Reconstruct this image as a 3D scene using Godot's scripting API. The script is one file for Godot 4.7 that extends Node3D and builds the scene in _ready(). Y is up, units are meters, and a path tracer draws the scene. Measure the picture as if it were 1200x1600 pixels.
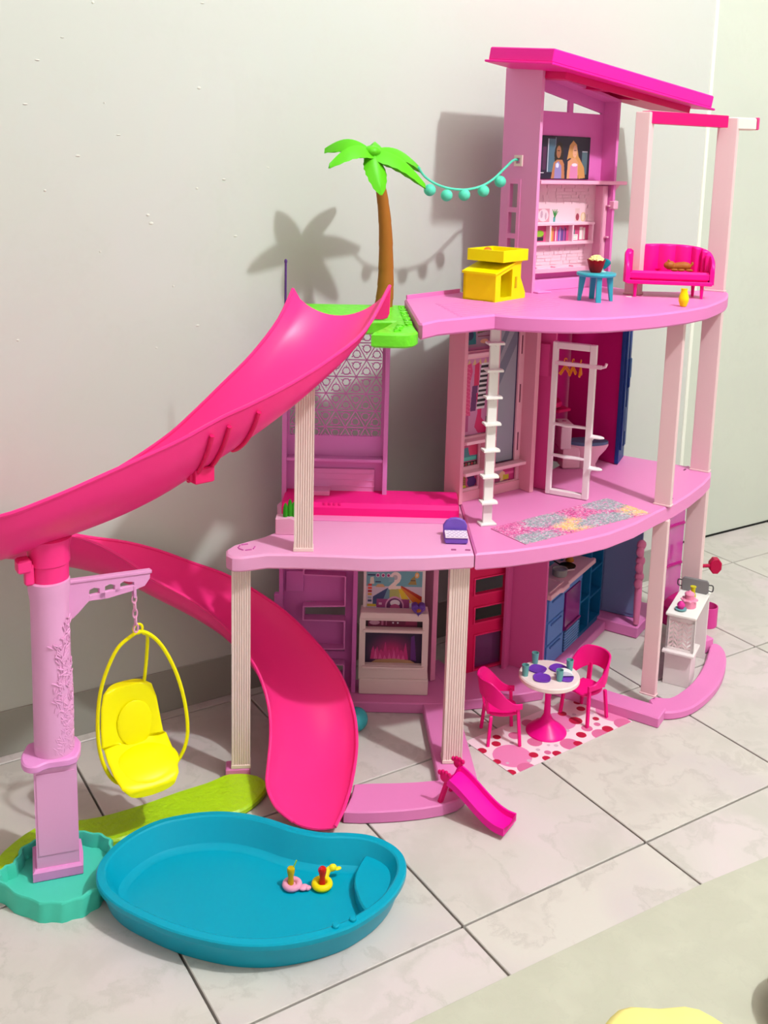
extends Node3D
# A pink toy house with slides, pool and furniture on a tiled floor against a pale wall.

const TS := 1.0 / 3.0
var mats := {}
var taken := {}


# ---------------------------------------------------------------- mesh builder
class MB:
	var v := PackedVector3Array()
	var uv := PackedVector2Array()
	var x := Transform3D()
	var has_uv := false

	func tri(a: Vector3, b: Vector3, c: Vector3, ua := Vector2.ZERO, ub := Vector2.ZERO, uc := Vector2.ZERO) -> void:
		var flip := x.basis.determinant() < 0.0
		v.append(x * a)
		uv.append(ua)
		if flip:
			v.append(x * c); v.append(x * b)
			uv.append(uc); uv.append(ub)
		else:
			v.append(x * b); v.append(x * c)
			uv.append(ub); uv.append(uc)

	func tn(a: Vector3, b: Vector3, c: Vector3, n: Vector3) -> void:
		if (b - a).cross(c - a).dot(n) < 0.0:
			tri(a, c, b)
		else:
			tri(a, b, c)

	func qn(a: Vector3, b: Vector3, c: Vector3, d: Vector3, n: Vector3) -> void:
		tn(a, b, c, n)
		tn(a, c, d, n)

	func sheet(a: Vector3, b: Vector3, c: Vector3, d: Vector3) -> void:
		# a lower left, b lower right, c upper right, d upper left, seen from the front
		has_uv = true
		tri(a, b, c, Vector2(0, 1), Vector2(1, 1), Vector2(1, 0))
		tri(a, c, d, Vector2(0, 1), Vector2(1, 0), Vector2(0, 0))

	static func orient(p: PackedVector2Array) -> PackedVector2Array:
		var s := 0.0
		for i in p.size():
			var a := p[i]
			var b := p[(i + 1) % p.size()]
			s += a.x * b.y - b.x * a.y
		if s < 0.0:
			var q := p.duplicate()
			q.reverse()
			return q
		return p

	static func inset(p: PackedVector2Array, d: float) -> PackedVector2Array:
		var o := PackedVector2Array()
		var n := p.size()
		for i in n:
			var a := (p[i] - p[(i + n - 1) % n]).normalized()
			var b := (p[(i + 1) % n] - p[i]).normalized()
			var na := Vector2(-a.y, a.x)
			var nb := Vector2(-b.y, b.x)
			var m := na + nb
			var l := m.length()
			if l < 0.2:
				o.append(p[i] + na * d)
			else:
				m /= l
				o.append(p[i] + m * d / maxf(0.4, m.dot(na)))
		return o

	# outline in (x, z), extruded along y
	func prism(poly: PackedVector2Array, y0: float, y1: float, bev := 0.0) -> void:
		var p := orient(poly)
		var q := inset(p, bev) if bev > 0.0 else p
		var rings := [[q, y0]]
		if bev > 0.0:
			rings.append([p, y0 + bev]); rings.append([p, y1 - bev])
		rings.append([q, y1])
		var n := p.size()
		for k in rings.size() - 1:
			var r0: PackedVector2Array = rings[k][0]
			var r1: PackedVector2Array = rings[k + 1][0]
			var h0: float = rings[k][1]
			var h1: float = rings[k + 1][1]
			for i in n:
				var j := (i + 1) % n
				var e := p[j] - p[i]
				qn(Vector3(r0[i].x, h0, r0[i].y), Vector3(r0[j].x, h0, r0[j].y), Vector3(r1[j].x, h1, r1[j].y), Vector3(r1[i].x, h1, r1[i].y), Vector3(e.y, 0, -e.x))
		var t := Geometry2D.triangulate_polygon(q)
		for i in range(0, t.size(), 3):
			var a := q[t[i]]
			var b := q[t[i + 1]]
			var c := q[t[i + 2]]
			tn(Vector3(a.x, y1, a.y), Vector3(b.x, y1, b.y), Vector3(c.x, y1, c.y), Vector3.UP)
			tn(Vector3(a.x, y0, a.y), Vector3(b.x, y0, b.y), Vector3(c.x, y0, c.y), Vector3.DOWN)

	# outline in (x, y), extruded along z
	func slab(poly: PackedVector2Array, z0: float, z1: float, bev := 0.0) -> void:
		var keep := x
		x = x * Transform3D(Basis(Vector3(1, 0, 0), Vector3(0, 0, 1), Vector3(0, 1, 0)), Vector3.ZERO)
		prism(poly, z0, z1, bev)
		x = keep

	# outline in (z, y), extruded along x
	func rib(poly: PackedVector2Array, x0: float, x1: float, bev := 0.0) -> void:
		var keep := x
		x = x * Transform3D(Basis(Vector3(0, 0, 1), Vector3(1, 0, 0), Vector3(0, 1, 0)), Vector3.ZERO)
		prism(poly, x0, x1, bev)
		x = keep

	func box(c: Vector3, s: Vector3, bev := 0.0) -> void:
		var h := s / 2.0
		var b := minf(bev, minf(h.x, minf(h.y, h.z)) * 0.6)
		var p := PackedVector2Array()
		if b <= 0.0:
			p = PackedVector2Array([Vector2(c.x - h.x, c.z - h.z), Vector2(c.x + h.x, c.z - h.z), Vector2(c.x + h.x, c.z + h.z), Vector2(c.x - h.x, c.z + h.z)])
		else:
			for k in [[-1, -1], [1, -1], [1, 1], [-1, 1]]:
				var cx: float = c.x + k[0] * (h.x - b)
				var cz: float = c.z + k[1] * (h.z - b)
				var a0 := atan2(k[1], k[0]) - PI / 4
				for m in 3:
					var an := a0 + m * PI / 4
					p.append(Vector2(cx + cos(an) * b, cz + sin(an) * b))
		prism(p, c.y - h.y, c.y + h.y, b * 0.9)

	func bx(x0: float, x1: float, y0: float, y1: float, z0: float, z1: float, bev := 0.0) -> void:
		box(Vector3((x0 + x1) / 2, (y0 + y1) / 2, (z0 + z1) / 2), Vector3(absf(x1 - x0), absf(y1 - y0), absf(z1 - z0)), bev)

	func bar(a: Vector3, b: Vector3, w: float, d: float, up := Vector3.UP, bev := 0.0) -> void:
		var keep := x
		var y := (b - a).normalized()
		if absf(y.dot(up)) > 0.98:
			up = Vector3(0, 0, 1)
		var xx := y.cross(up).normalized()
		var zz := xx.cross(y).normalized()
		x = x * Transform3D(Basis(xx, y, zz), (a + b) / 2)
		box(Vector3.ZERO, Vector3(w, (b - a).length(), d), bev)
		x = keep

	# a plate in (x, y) with rectangular openings
	func plate(x0: float, x1: float, y0: float, y1: float, z0: float, z1: float, holes: Array, slope := 0.0, above := 1e9) -> void:
		var xs := [x0, x1]
		var ys := [y0, y1]
		for r in holes:
			for k in [r[0], r[1]]:
				if not xs.has(k): xs.append(k)
			for k in [r[2], r[3]]:
				if not ys.has(k): ys.append(k)
		xs.sort()
		ys.sort()
		var solid := func(i: int, j: int) -> bool:
			if i < 0 or j < 0 or i >= xs.size() - 1 or j >= ys.size() - 1:
				return false
			var mx: float = (xs[i] + xs[i + 1]) / 2
			var my: float = (ys[j] + ys[j + 1]) / 2
			for r in holes:
				if mx > r[0] and mx < r[1] and my > r[2] and my < r[3]:
					return false
			return true
		var pt := func(a: float, b: float, z: float) -> Vector3:
			return Vector3(a, b - (slope * (a - x0) if b > above else 0.0), z)
		for i in xs.size() - 1:
			for j in ys.size() - 1:
				if not solid.call(i, j):
					continue
				var a: float = xs[i]
				var b: float = xs[i + 1]
				var c: float = ys[j]
				var d: float = ys[j + 1]
				for s in [[z1, 1.0], [z0, -1.0]]:
					qn(pt.call(a, c, s[0]), pt.call(b, c, s[0]), pt.call(b, d, s[0]), pt.call(a, d, s[0]), Vector3(0, 0, s[1]))
				if not solid.call(i - 1, j): qn(pt.call(a, c, z0), pt.call(a, c, z1), pt.call(a, d, z1), pt.call(a, d, z0), Vector3(-1, 0, 0))
				if not solid.call(i + 1, j): qn(pt.call(b, c, z0), pt.call(b, c, z1), pt.call(b, d, z1), pt.call(b, d, z0), Vector3(1, 0, 0))
				if not solid.call(i, j - 1): qn(pt.call(a, c, z0), pt.call(a, c, z1), pt.call(b, c, z1), pt.call(b, c, z0), Vector3(0, -1, 0))
				if not solid.call(i, j + 1): qn(pt.call(a, d, z0), pt.call(a, d, z1), pt.call(b, d, z1), pt.call(b, d, z0), Vector3(0, 1, 0))

	# rings of equal size, joined; the middle of each ring tells which way is out
	func loft(rings: Array, cap := true, wrap := false) -> void:
		var n: int = rings[0].size()
		var mids := []
		for r in rings:
			var m := Vector3.ZERO
			for p in r: m += p
			mids.append(m / n)
		var count := rings.size() if wrap else rings.size() - 1
		for k in count:
			var k2 := (k + 1) % rings.size()
			var r0: PackedVector3Array = rings[k]
			var r1: PackedVector3Array = rings[k2]
			for i in n:
				var j := (i + 1) % n
				tri(r0[i], r1[i], r1[j])
				tri(r0[i], r1[j], r0[j])
		if cap and not wrap:
			for e in [[0, 1], [rings.size() - 1, -1]]:
				var r: PackedVector3Array = rings[e[0]]
				var m: Vector3 = mids[e[0]]
				for i in n:
					var j := (i + 1) % n
					if e[1] > 0: tri(m, r[i], r[j])
					else: tri(m, r[j], r[i])

	func tube(pts: PackedVector3Array, rad, seg := 10, closed := false) -> void:
		var n := pts.size()
		var rings := []
		var t0 := (pts[1] - pts[0]).normalized()
		var ref := Vector3.UP if absf(t0.y) < 0.9 else Vector3.RIGHT
		var nn := t0.cross(ref).normalized()
		for i in n:
			var a := pts[(i + n - 1) % n] if closed or i > 0 else pts[0]
			var b := pts[(i + 1) % n] if closed or i < n - 1 else pts[n - 1]
			var t := (b - a).normalized()
			nn = (nn - t * nn.dot(t)).normalized()
			var bb := t.cross(nn)
			var r: float = rad[i] if rad is Array or rad is PackedFloat32Array else rad
			var ring := PackedVector3Array()
			for k in seg:
				var an := TAU * k / seg
				ring.append(pts[i] + (nn * cos(an) - bb * sin(an)) * r)
			rings.append(ring)
		loft(rings, true, closed)

	func lathe(prof: Array, seg := 28, c := Vector3.ZERO) -> void:
		var rings := []
		for p in prof:
			var ring := PackedVector3Array()
			for k in seg:
				var an := -TAU * k / seg
				ring.append(c + Vector3(p[0] * cos(an), p[1], -p[0] * sin(an)))
			rings.append(ring)
		rings.reverse()
		loft(rings, true, false)

	func ball(c: Vector3, r: Vector3, seg := 16, rows := 9) -> void:
		var keep := x
		x = x * Transform3D(Basis(Vector3(r.x, 0, 0), Vector3(0, r.y, 0), Vector3(0, 0, r.z)), c)
		var prof := []
		for i in rows + 1:
			var an := PI * i / rows - PI / 2
			prof.append([maxf(cos(an), 0.001), sin(an)])
		lathe(prof, seg)
		x = keep

	func mesh(inv: Transform3D, crease := 38.0) -> ArrayMesh:
		var n := v.size()
		var p := PackedVector3Array()
		p.resize(n)
		for i in n: p[i] = inv * v[i]
		var fn := PackedVector3Array()
		var at := {}
		for f in n / 3:
			var nor := (p[3 * f + 1] - p[3 * f]).cross(p[3 * f + 2] - p[3 * f])
			fn.append(nor)
			for k in 3:
				var q := p[3 * f + k] * 40000.0
				var key := Vector3i(q.round())
				if at.has(key): at[key].append(f)
				else: at[key] = PackedInt32Array([f])
		var lim := cos(deg_to_rad(crease))
		var nn := PackedVector3Array()
		nn.resize(n)
		var out_p := PackedVector3Array()
		var out_n := PackedVector3Array()
		var out_u := PackedVector2Array()
		for f in n / 3:
			var un := fn[f].normalized()
			if un == Vector3.ZERO:
				continue
			for k in [0, 2, 1]:
				var i: int = 3 * f + k
				var key := Vector3i((p[i] * 40000.0).round())
				var s := Vector3.ZERO
				for g in at[key]:
					if fn[g].normalized().dot(un) >= lim: s += fn[g]
				out_p.append(p[i])
				out_n.append(s.normalized() if s.length() > 0.0 else un)
				out_u.append(uv[i])
		var arr := []
		arr.resize(Mesh.ARRAY_MAX)
		arr[Mesh.ARRAY_VERTEX] = out_p
		arr[Mesh.ARRAY_NORMAL] = out_n
		if has_uv: arr[Mesh.ARRAY_TEX_UV] = out_u
		var m := ArrayMesh.new()
		m.add_surface_from_arrays(Mesh.PRIMITIVE_TRIANGLES, arr)
		return m


# ---------------------------------------------------------------- pictures (flat print)
class Pic:
	var im: Image
	var w: int
	var h: int

	func _init(ww: int, hh: int, c: Color) -> void:
		w = ww; h = hh
		im = Image.create(w, h, false, Image.FORMAT_RGB8)
		im.fill(c)

	func rect(x0: float, y0: float, x1: float, y1: float, c: Color) -> void:
		im.fill_rect(Rect2i(int(x0 * w), int(y0 * h), maxi(1, int((x1 - x0) * w)), maxi(1, int((y1 - y0) * h))), c)

	func oval(cx: float, cy: float, rx: float, ry: float, c: Color) -> void:
		for j in range(maxi(0, int((cy - ry) * h)), mini(h, int((cy + ry) * h) + 1)):
			for i in range(maxi(0, int((cx - rx) * w)), mini(w, int((cx + rx) * w) + 1)):
				var a := (float(i) / w - cx) / rx
				var b := (float(j) / h - cy) / ry
				if a * a + b * b <= 1.0: im.set_pixel(i, j, c)

	func poly(pts: Array, c: Color) -> void:
		var p := PackedVector2Array()
		var lo := Vector2(9, 9)
		var hi := Vector2(-9, -9)
		for k in range(0, pts.size(), 2):
			var q := Vector2(pts[k], pts[k + 1])
			p.append(q)
			lo = lo.min(q); hi = hi.max(q)
		for j in range(maxi(0, int(lo.y * h)), mini(h, int(hi.y * h) + 1)):
			for i in range(maxi(0, int(lo.x * w)), mini(w, int(hi.x * w) + 1)):
				if Geometry2D.is_point_in_polygon(Vector2((i + 0.5) / w, (j + 0.5) / h), p): im.set_pixel(i, j, c)

	func mat(rough := 0.45) -> StandardMaterial3D:
		var m := StandardMaterial3D.new()
		im.generate_mipmaps()
		m.albedo_texture = ImageTexture.create_from_image(im)
		m.roughness = rough
		return m


# ---------------------------------------------------------------- helpers
func numbered(n: String) -> String:
	if not taken.has(n):
		taken[n] = 0
		return n
	taken[n] += 1
	return "%s_%03d" % [n, taken[n]]


func tag(o: Node3D, label: String, cat: String, group := "") -> Node3D:
	o.set_meta("label", label)
	o.set_meta("category", cat)
	if group != "": o.set_meta("group", group)
	return o


func thing(n: String, label: String, cat: String, at: Transform3D, group := "") -> Node3D:
	var o := Node3D.new()
	o.name = numbered(n)
	add_child(o)
	o.transform = at
	tag(o, label, cat, group)
	return o


func world_of(n: Node) -> Transform3D:
	var t := Transform3D()
	while n != self and n is Node3D:
		t = n.transform * t
		n = n.get_parent()
	return t


func part(n: String, b: MB, m: Material, parent: Node3D, crease := 38.0) -> MeshInstance3D:
	var o := MeshInstance3D.new()
	o.mesh = b.mesh(world_of(parent).affine_inverse(), crease)
	o.material_override = m
	if parent == self:
		o.name = numbered(n)
		add_child(o)
	else:
		o.name = n
		parent.add_child(o, true)
	return o


func solo(n: String, b: MB, m: Material, label: String, cat: String, at: Vector3, group := "", crease := 38.0) -> MeshInstance3D:
	var o := MeshInstance3D.new()
	o.mesh = b.mesh(Transform3D(Basis(), at).affine_inverse(), crease)
	o.material_override = m
	o.name = numbered(n)
	add_child(o)
	o.position = at
	tag(o, label, cat, group)
	return o


func copy(o: Node3D, at: Transform3D, label := "") -> Node3D:
	var c: Node3D = o.duplicate()
	var base := String(o.name)
	c.name = numbered(base)
	add_child(c)
	c.transform = at
	if label != "": c.set_meta("label", label)
	return c


func struct(n: String, b: MB, m: Material, parent: Node3D = self) -> MeshInstance3D:
	var o := part(n, b, m, parent)
	if parent == self: o.set_meta("kind", "structure")
	return o


# frame with local x along (ux, uz) on the ground and local z towards the viewer's side
func fr(px: float, py: float, pz: float, ux: float, uz: float) -> Transform3D:
	var u := Vector3(ux, 0, uz).normalized()
	return Transform3D(Basis(u, Vector3.UP, Vector3(-u.z, 0, u.x)), Vector3(px, py, pz))


func nb(f := Transform3D()) -> MB:
	var b := MB.new()
	b.x = f
	return b


func pos(x: float, y: float, z: float) -> Transform3D:
	return Transform3D(Basis(), Vector3(x, y, z))


func v2(a: Array) -> PackedVector2Array:
	var o := PackedVector2Array()
	for i in range(0, a.size(), 2): o.append(Vector2(a[i], a[i + 1]))
	return o


func v3(a: Array) -> PackedVector3Array:
	var o := PackedVector3Array()
	for i in range(0, a.size(), 3): o.append(Vector3(a[i], a[i + 1], a[i + 2]))
	return o


func cr(a, b, c, d, t: float):
	return 0.5 * ((2.0 * b) + (c - a) * t + (2.0 * a - 5.0 * b + 4.0 * c - d) * t * t + (3.0 * b - a - 3.0 * c + d) * t * t * t)


func smooth2(p: PackedVector2Array, k: int, closed := true) -> PackedVector2Array:
	var o := PackedVector2Array()
	var n := p.size()
	for i in (n if closed else n - 1):
		for s in k:
			var t := float(s) / k
			if closed: o.append(cr(p[(i + n - 1) % n], p[i], p[(i + 1) % n], p[(i + 2) % n], t))
			else: o.append(cr(p[maxi(i - 1, 0)], p[i], p[i + 1], p[mini(i + 2, n - 1)], t))
	if not closed: o.append(p[n - 1])
	return o


func smooth3(p: PackedVector3Array, k: int, closed := false) -> PackedVector3Array:
	var o := PackedVector3Array()
	var n := p.size()
	for i in (n if closed else n - 1):
		for s in k:
			var t := float(s) / k
			if closed: o.append(cr(p[(i + n - 1) % n], p[i], p[(i + 1) % n], p[(i + 2) % n], t))
			else: o.append(cr(p[maxi(i - 1, 0)], p[i], p[i + 1], p[mini(i + 2, n - 1)], t))
	if not closed: o.append(p[n - 1])
	return o


func plastic(r: float, g: float, b: float, rough := 0.42) -> StandardMaterial3D:
	var key := "%.3f %.3f %.3f %.2f" % [r, g, b, rough]
	if mats.has(key): return mats[key]
	var m := StandardMaterial3D.new()
	m.albedo_color = Color(r, g, b)
	m.roughness = rough
	m.metallic_specular = 0.32
	mats[key] = m
	return m


func clear(r: float, g: float, b: float, a: float) -> StandardMaterial3D:
	var m := StandardMaterial3D.new()
	m.albedo_color = Color(r, g, b, a)
	m.transparency = BaseMaterial3D.TRANSPARENCY_ALPHA
	m.roughness = 0.15
	m.cull_mode = BaseMaterial3D.CULL_DISABLED
	return m


func noise_pic(size: int, seed_: int, freq: float, base: Color, vein: Color, dark: Color) -> ImageTexture:
	var a := FastNoiseLite.new()
	a.seed = seed_
	a.frequency = freq
	a.fractal_octaves = 5
	a.domain_warp_enabled = true
	a.domain_warp_amplitude = 60.0
	a.domain_warp_frequency = freq * 1.5
	var b := FastNoiseLite.new()
	b.seed = seed_ + 7
	b.frequency = freq * 0.6
	b.fractal_octaves = 3
	var ia := a.get_seamless_image(size, size)
	var ib := b.get_seamless_image(size, size)
	var im := Image.create(size, size, false, Image.FORMAT_RGB8)
	for j in size:
		for i in size:
			var p := ia.get_pixel(i, j).r
			var q := ib.get_pixel(i, j).r
			var c := base.lerp(vein, clampf((q - 0.4) * 2.2, 0, 1))
			var ridge := 1.0 - clampf(absf(p - 0.5) * 9.0, 0, 1)
			c = c.lerp(dark, ridge * ridge * 0.35 + clampf((p - 0.55) * 0.8, 0.0, 0.25))
			im.set_pixel(i, j, c)
	im.generate_mipmaps()
	return ImageTexture.create_from_image(im)


# ---------------------------------------------------------------- colours
var LILAC: StandardMaterial3D
var PINK: StandardMaterial3D
var SLABP: StandardMaterial3D
var PALE: StandardMaterial3D
var BLUSH: StandardMaterial3D
var HOT: StandardMaterial3D
var ROOFM: StandardMaterial3D
var SLIDE: StandardMaterial3D
var WHITE: StandardMaterial3D
var MAGENTA: StandardMaterial3D
var CHAIRP: StandardMaterial3D
var ORCHID: StandardMaterial3D


func _ready() -> void:
	# camera
	var cam := Camera3D.new()
	cam.name = "camera"
	add_child(cam)
	var ya := -0.5633
	var pi_ := -0.1784
	var ro := 0.0256
	var by := Basis(Vector3(cos(ya), 0, -sin(ya)), Vector3(0, 1, 0), Vector3(sin(ya), 0, cos(ya)))
	var bp := Basis(Vector3(1, 0, 0), Vector3(0, cos(pi_), sin(pi_)), Vector3(0, -sin(pi_), cos(pi_)))
	var br := Basis(Vector3(cos(ro), sin(ro), 0), Vector3(-sin(ro), cos(ro), 0), Vector3(0, 0, 1))
	cam.transform = Transform3D(by * bp * br, Vector3(-0.3999, 0.9785, 1.5992))
	cam.projection = Camera3D.PROJECTION_FRUSTUM
	cam.near = 0.05
	cam.far = 50.0
	cam.size = 0.05 * 1600.0 / 1602.46
	cam.frustum_offset = Vector2(0.05 * (600.0 - 600.64) / 1602.46, -0.05 * (800.0 - 538.6) / 1602.46)
	cam.current = true

	# environment and exposure
	var we := WorldEnvironment.new()
	we.name = "world_environment"
	var env := Environment.new()
	env.background_mode = Environment.BG_COLOR
	env.background_color = Color(0.6, 0.6, 0.6)
	env.tonemap_mode = Environment.TONE_MAPPER_LINEAR
	env.tonemap_exposure = 1.0
	env.sdfgi_enabled = true
	env.ssao_enabled = true
	env.ssil_enabled = true
	we.environment = env
	add_child(we)

	# unseen lamp, placed to light the house, back wall and floor
	lamp(Vector3(1.0, 2.7, 1.8), 4.95)

	LILAC = plastic(0.86, 0.50, 0.78)
	PINK = plastic(0.93, 0.53, 0.76)
	SLABP = plastic(0.88, 0.47, 0.72)
	PALE = plastic(0.93, 0.82, 0.80)
	BLUSH = plastic(0.91, 0.77, 0.78)
	HOT = plastic(0.96, 0.10, 0.52)
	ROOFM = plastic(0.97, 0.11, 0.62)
	SLIDE = plastic(0.98, 0.20, 0.53, 0.32)
	WHITE = plastic(0.92, 0.89, 0.88)
	MAGENTA = plastic(0.80, 0.15, 0.55)
	CHAIRP = plastic(0.95, 0.08, 0.52, 0.35)
	ORCHID = plastic(0.90, 0.63, 0.81)

	room()
	toy_house()
	big_slide()
	column()
	swing()
	ground_pieces()
	pool()
	palm_and_garland()
	top_floor_things()
	middle_floor_things()
	ground_floor_things()
	foreground()


func lamp(p: Vector3, energy: float) -> void:
	var t := thing("unseen_pendant_lamp", "white glass globe lamp hung out of view to light the house and back wall", "lamp", Transform3D(Basis(), p))
	var b := nb(pos(p.x, p.y, p.z))
	b.ball(Vector3.ZERO, Vector3(0.06, 0.06, 0.06), 24, 14)
	var m := StandardMaterial3D.new()
	m.albedo_color = Color(1, 1, 1)
	m.emission_enabled = true
	m.emission = Color(0.96, 1.0, 1.0)
	m.emission_energy_multiplier = 1.5
	part("bulb", b, m, t)
	b = nb(pos(p.x, p.y, p.z))
	b.tube(v3([0, 0.06, 0, 0, 0.3, 0, 0, 3.05 - p.y, 0]), 0.006, 8)
	b.lathe([[0.03, 0.055], [0.03, 0.085], [0.01, 0.10]], 18)
	part("cord", b, plastic(0.9, 0.9, 0.88), t)
	var l := OmniLight3D.new()
	l.name = "lamp_light"
	t.add_child(l)
	l.light_color = Color(0.965, 1.0, 0.995)
	l.light_energy = energy
	l.light_size = 0.05
	l.omni_range = 8.0
	l.omni_attenuation = 2.0
	l.shadow_enabled = true


# ---------------------------------------------------------------- room
func room() -> void:
	var fl := nb()
	fl.bx(-2.7, 4.2, -0.06, -0.012, -0.3, 4.6)
	var floor_ := struct("floor", fl, plastic(0.13, 0.105, 0.10, 0.9))
	var tex := [noise_pic(512, 3, 0.006, Color(0.80, 0.77, 0.745), Color(0.83, 0.775, 0.775), Color(0.67, 0.655, 0.615)), noise_pic(512, 21, 0.007, Color(0.815, 0.785, 0.755), Color(0.79, 0.745, 0.74), Color(0.66, 0.63, 0.60))]
	var tm := []
	for k in 4:
		var m := StandardMaterial3D.new()
		m.albedo_texture = tex[k % 2]
		m.uv1_triplanar = true
		m.uv1_world_triplanar = true
		m.uv1_scale = Vector3(1.6, 1.6, 1.6)
		m.uv1_offset = Vector3(0.37 * k, 0.11 * k, 0.23 * k)
		m.roughness = 0.34
		m.metallic_specular = 0.4
		tm.append(m)
	var bare := nb()
	bare.box(Vector3(0, -0.006, 0), Vector3(TS - 0.0034, 0.012, TS - 0.0034), 0.0012)
	var shared := bare.mesh(Transform3D())
	for i in range(-8, 13):
		for j in range(-1, 14):
			var o := MeshInstance3D.new()
			o.mesh = shared
			o.material_override = tm[posmod(i * 7 + j * 3, 4)]
			o.position = Vector3((i + 0.5) * TS, 0, (j + 0.5) * TS)
			o.name = "tile"
			floor_.add_child(o, true)

	var wm := StandardMaterial3D.new()
	wm.albedo_texture = noise_pic(256, 40, 0.012, Color(0.78, 0.783, 0.757), Color(0.79, 0.787, 0.77), Color(0.77, 0.77, 0.742))
	wm.uv1_triplanar = true
	wm.uv1_world_triplanar = true
	wm.uv1_scale = Vector3(0.8, 0.8, 0.8)
	wm.roughness = 0.6
	var w := nb()
	w.bx(-2.7, 1.476, -0.02, 3.05, -0.3, -0.023, 0.004)
	var wb := struct("wall_back", w, wm)
	var rng := RandomNumberGenerator.new()
	rng.seed = 5
	w = nb()
	for k in 46:
		var c := Vector3(rng.randf_range(-0.55, 0.4), rng.randf_range(0.62, 1.45), -0.0225)
		w.ball(c, Vector3(rng.randf_range(0.0015, 0.004), rng.randf_range(0.001, 0.0025), 0.001), 6, 4)
	var ch := part("paint_chip", w, plastic(0.86, 0.85, 0.82, 0.7), wb)
	ch.set_meta("kind", "stuff")
	var gm := StandardMaterial3D.new()
	gm.albedo_texture = noise_pic(256, 60, 0.012, Color(0.815, 0.825, 0.775), Color(0.80, 0.81, 0.765), Color(0.79, 0.80, 0.75))
	gm.uv1_triplanar = true
	gm.uv1_world_triplanar = true
	gm.roughness = 0.6
	w = nb()
	w.bx(1.476, 4.2, -0.02, 3.05, -0.3, -0.156)
	struct("wall_recess", w, gm)
	w = nb()
	w.tube(v3([1.474, 0, -0.026, 1.474, 3.05, -0.026]), 0.007, 8)
	struct("trim_1", w, plastic(0.93, 0.93, 0.88, 0.5))
	w = nb()
	w.bx(1.482, 4.2, -0.011, 0.005, -0.17, -0.154)
	struct("dark_gap_2", w, plastic(0.12, 0.12, 0.11, 0.8))  # dark strip in place of the gap under the recess wall
	w = nb()
	w.bx(-2.7, 1.466, 0.0, 0.079, -0.04, -0.0205, 0.001)
	struct("baseboard_back", w, plastic(0.63, 0.62, 0.585, 0.7))
	w = nb()  # three walls out of view, set far back and toned for the bounce light
	w.bx(-2.8, -2.7, -0.02, 3.05, -0.3, 4.6)
	struct("unseen_wall_left", w, plastic(0.90, 0.875, 0.85, 0.7))
	w = nb()
	w.bx(4.2, 4.3, -0.02, 3.05, -0.3, 4.6)
	struct("unseen_wall_right", w, plastic(0.90, 0.875, 0.85, 0.7))
	w = nb()
	w.bx(-2.8, 4.3, -0.02, 3.05, 4.6, 4.7)
	struct("unseen_wall_front", w, plastic(0.90, 0.875, 0.85, 0.7))
	w = nb()
	w.bx(-2.8, 4.3, 3.05, 3.15, -0.3, 4.7)
	struct("unseen_ceiling", w, plastic(0.92, 0.90, 0.89, 0.7))  # out of view, its height and tone chosen for the bounce light


# ---------------------------------------------------------------- the house itself
const H1 := 0.02
const H2 := 0.385
const H3 := 0.745


func post(h: Node3D, cx: float, cz: float, ux: float, uz: float, w: float, d: float, y0: float, y1: float, m: Material, fluted := false) -> MeshInstance3D:
	var b := nb(fr(cx, 0, cz, ux, uz))
	if fluted:
		var p := PackedVector2Array()
		var n := 7
		p.append(Vector2(-w / 2, -d / 2))
		p.append(Vector2(w / 2, -d / 2))
		p.append(Vector2(w / 2, d / 2))
		for k in n:
			var xa := w / 2 - 0.002 - (w - 0.004) * k / n
			var st := (w - 0.004) / n
			p.append(Vector2(xa, d / 2))
			p.append(Vector2(xa - st * 0.28, d / 2 - 0.0012))
			p.append(Vector2(xa - st * 0.55, d / 2 - 0.0012))
			p.append(Vector2(xa - st * 0.8, d / 2))
		p.append(Vector2(-w / 2, d / 2))
		b.prism(p, y0, y1)
		b.bx(-w / 2 - 0.001, w / 2 + 0.001, y0, y0 + 0.006, -d / 2 - 0.001, d / 2 + 0.001, 0.0006)
	else:
		b.bx(-w / 2, w / 2, y0, y1, -d / 2, d / 2, 0.0012)
		b.bx(-w / 2 - 0.0015, w / 2 + 0.0015, y0, y0 + 0.003, -d / 2 - 0.0015, d / 2 + 0.0015, 0.0006)
	return part("post", b, m, h)


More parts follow.
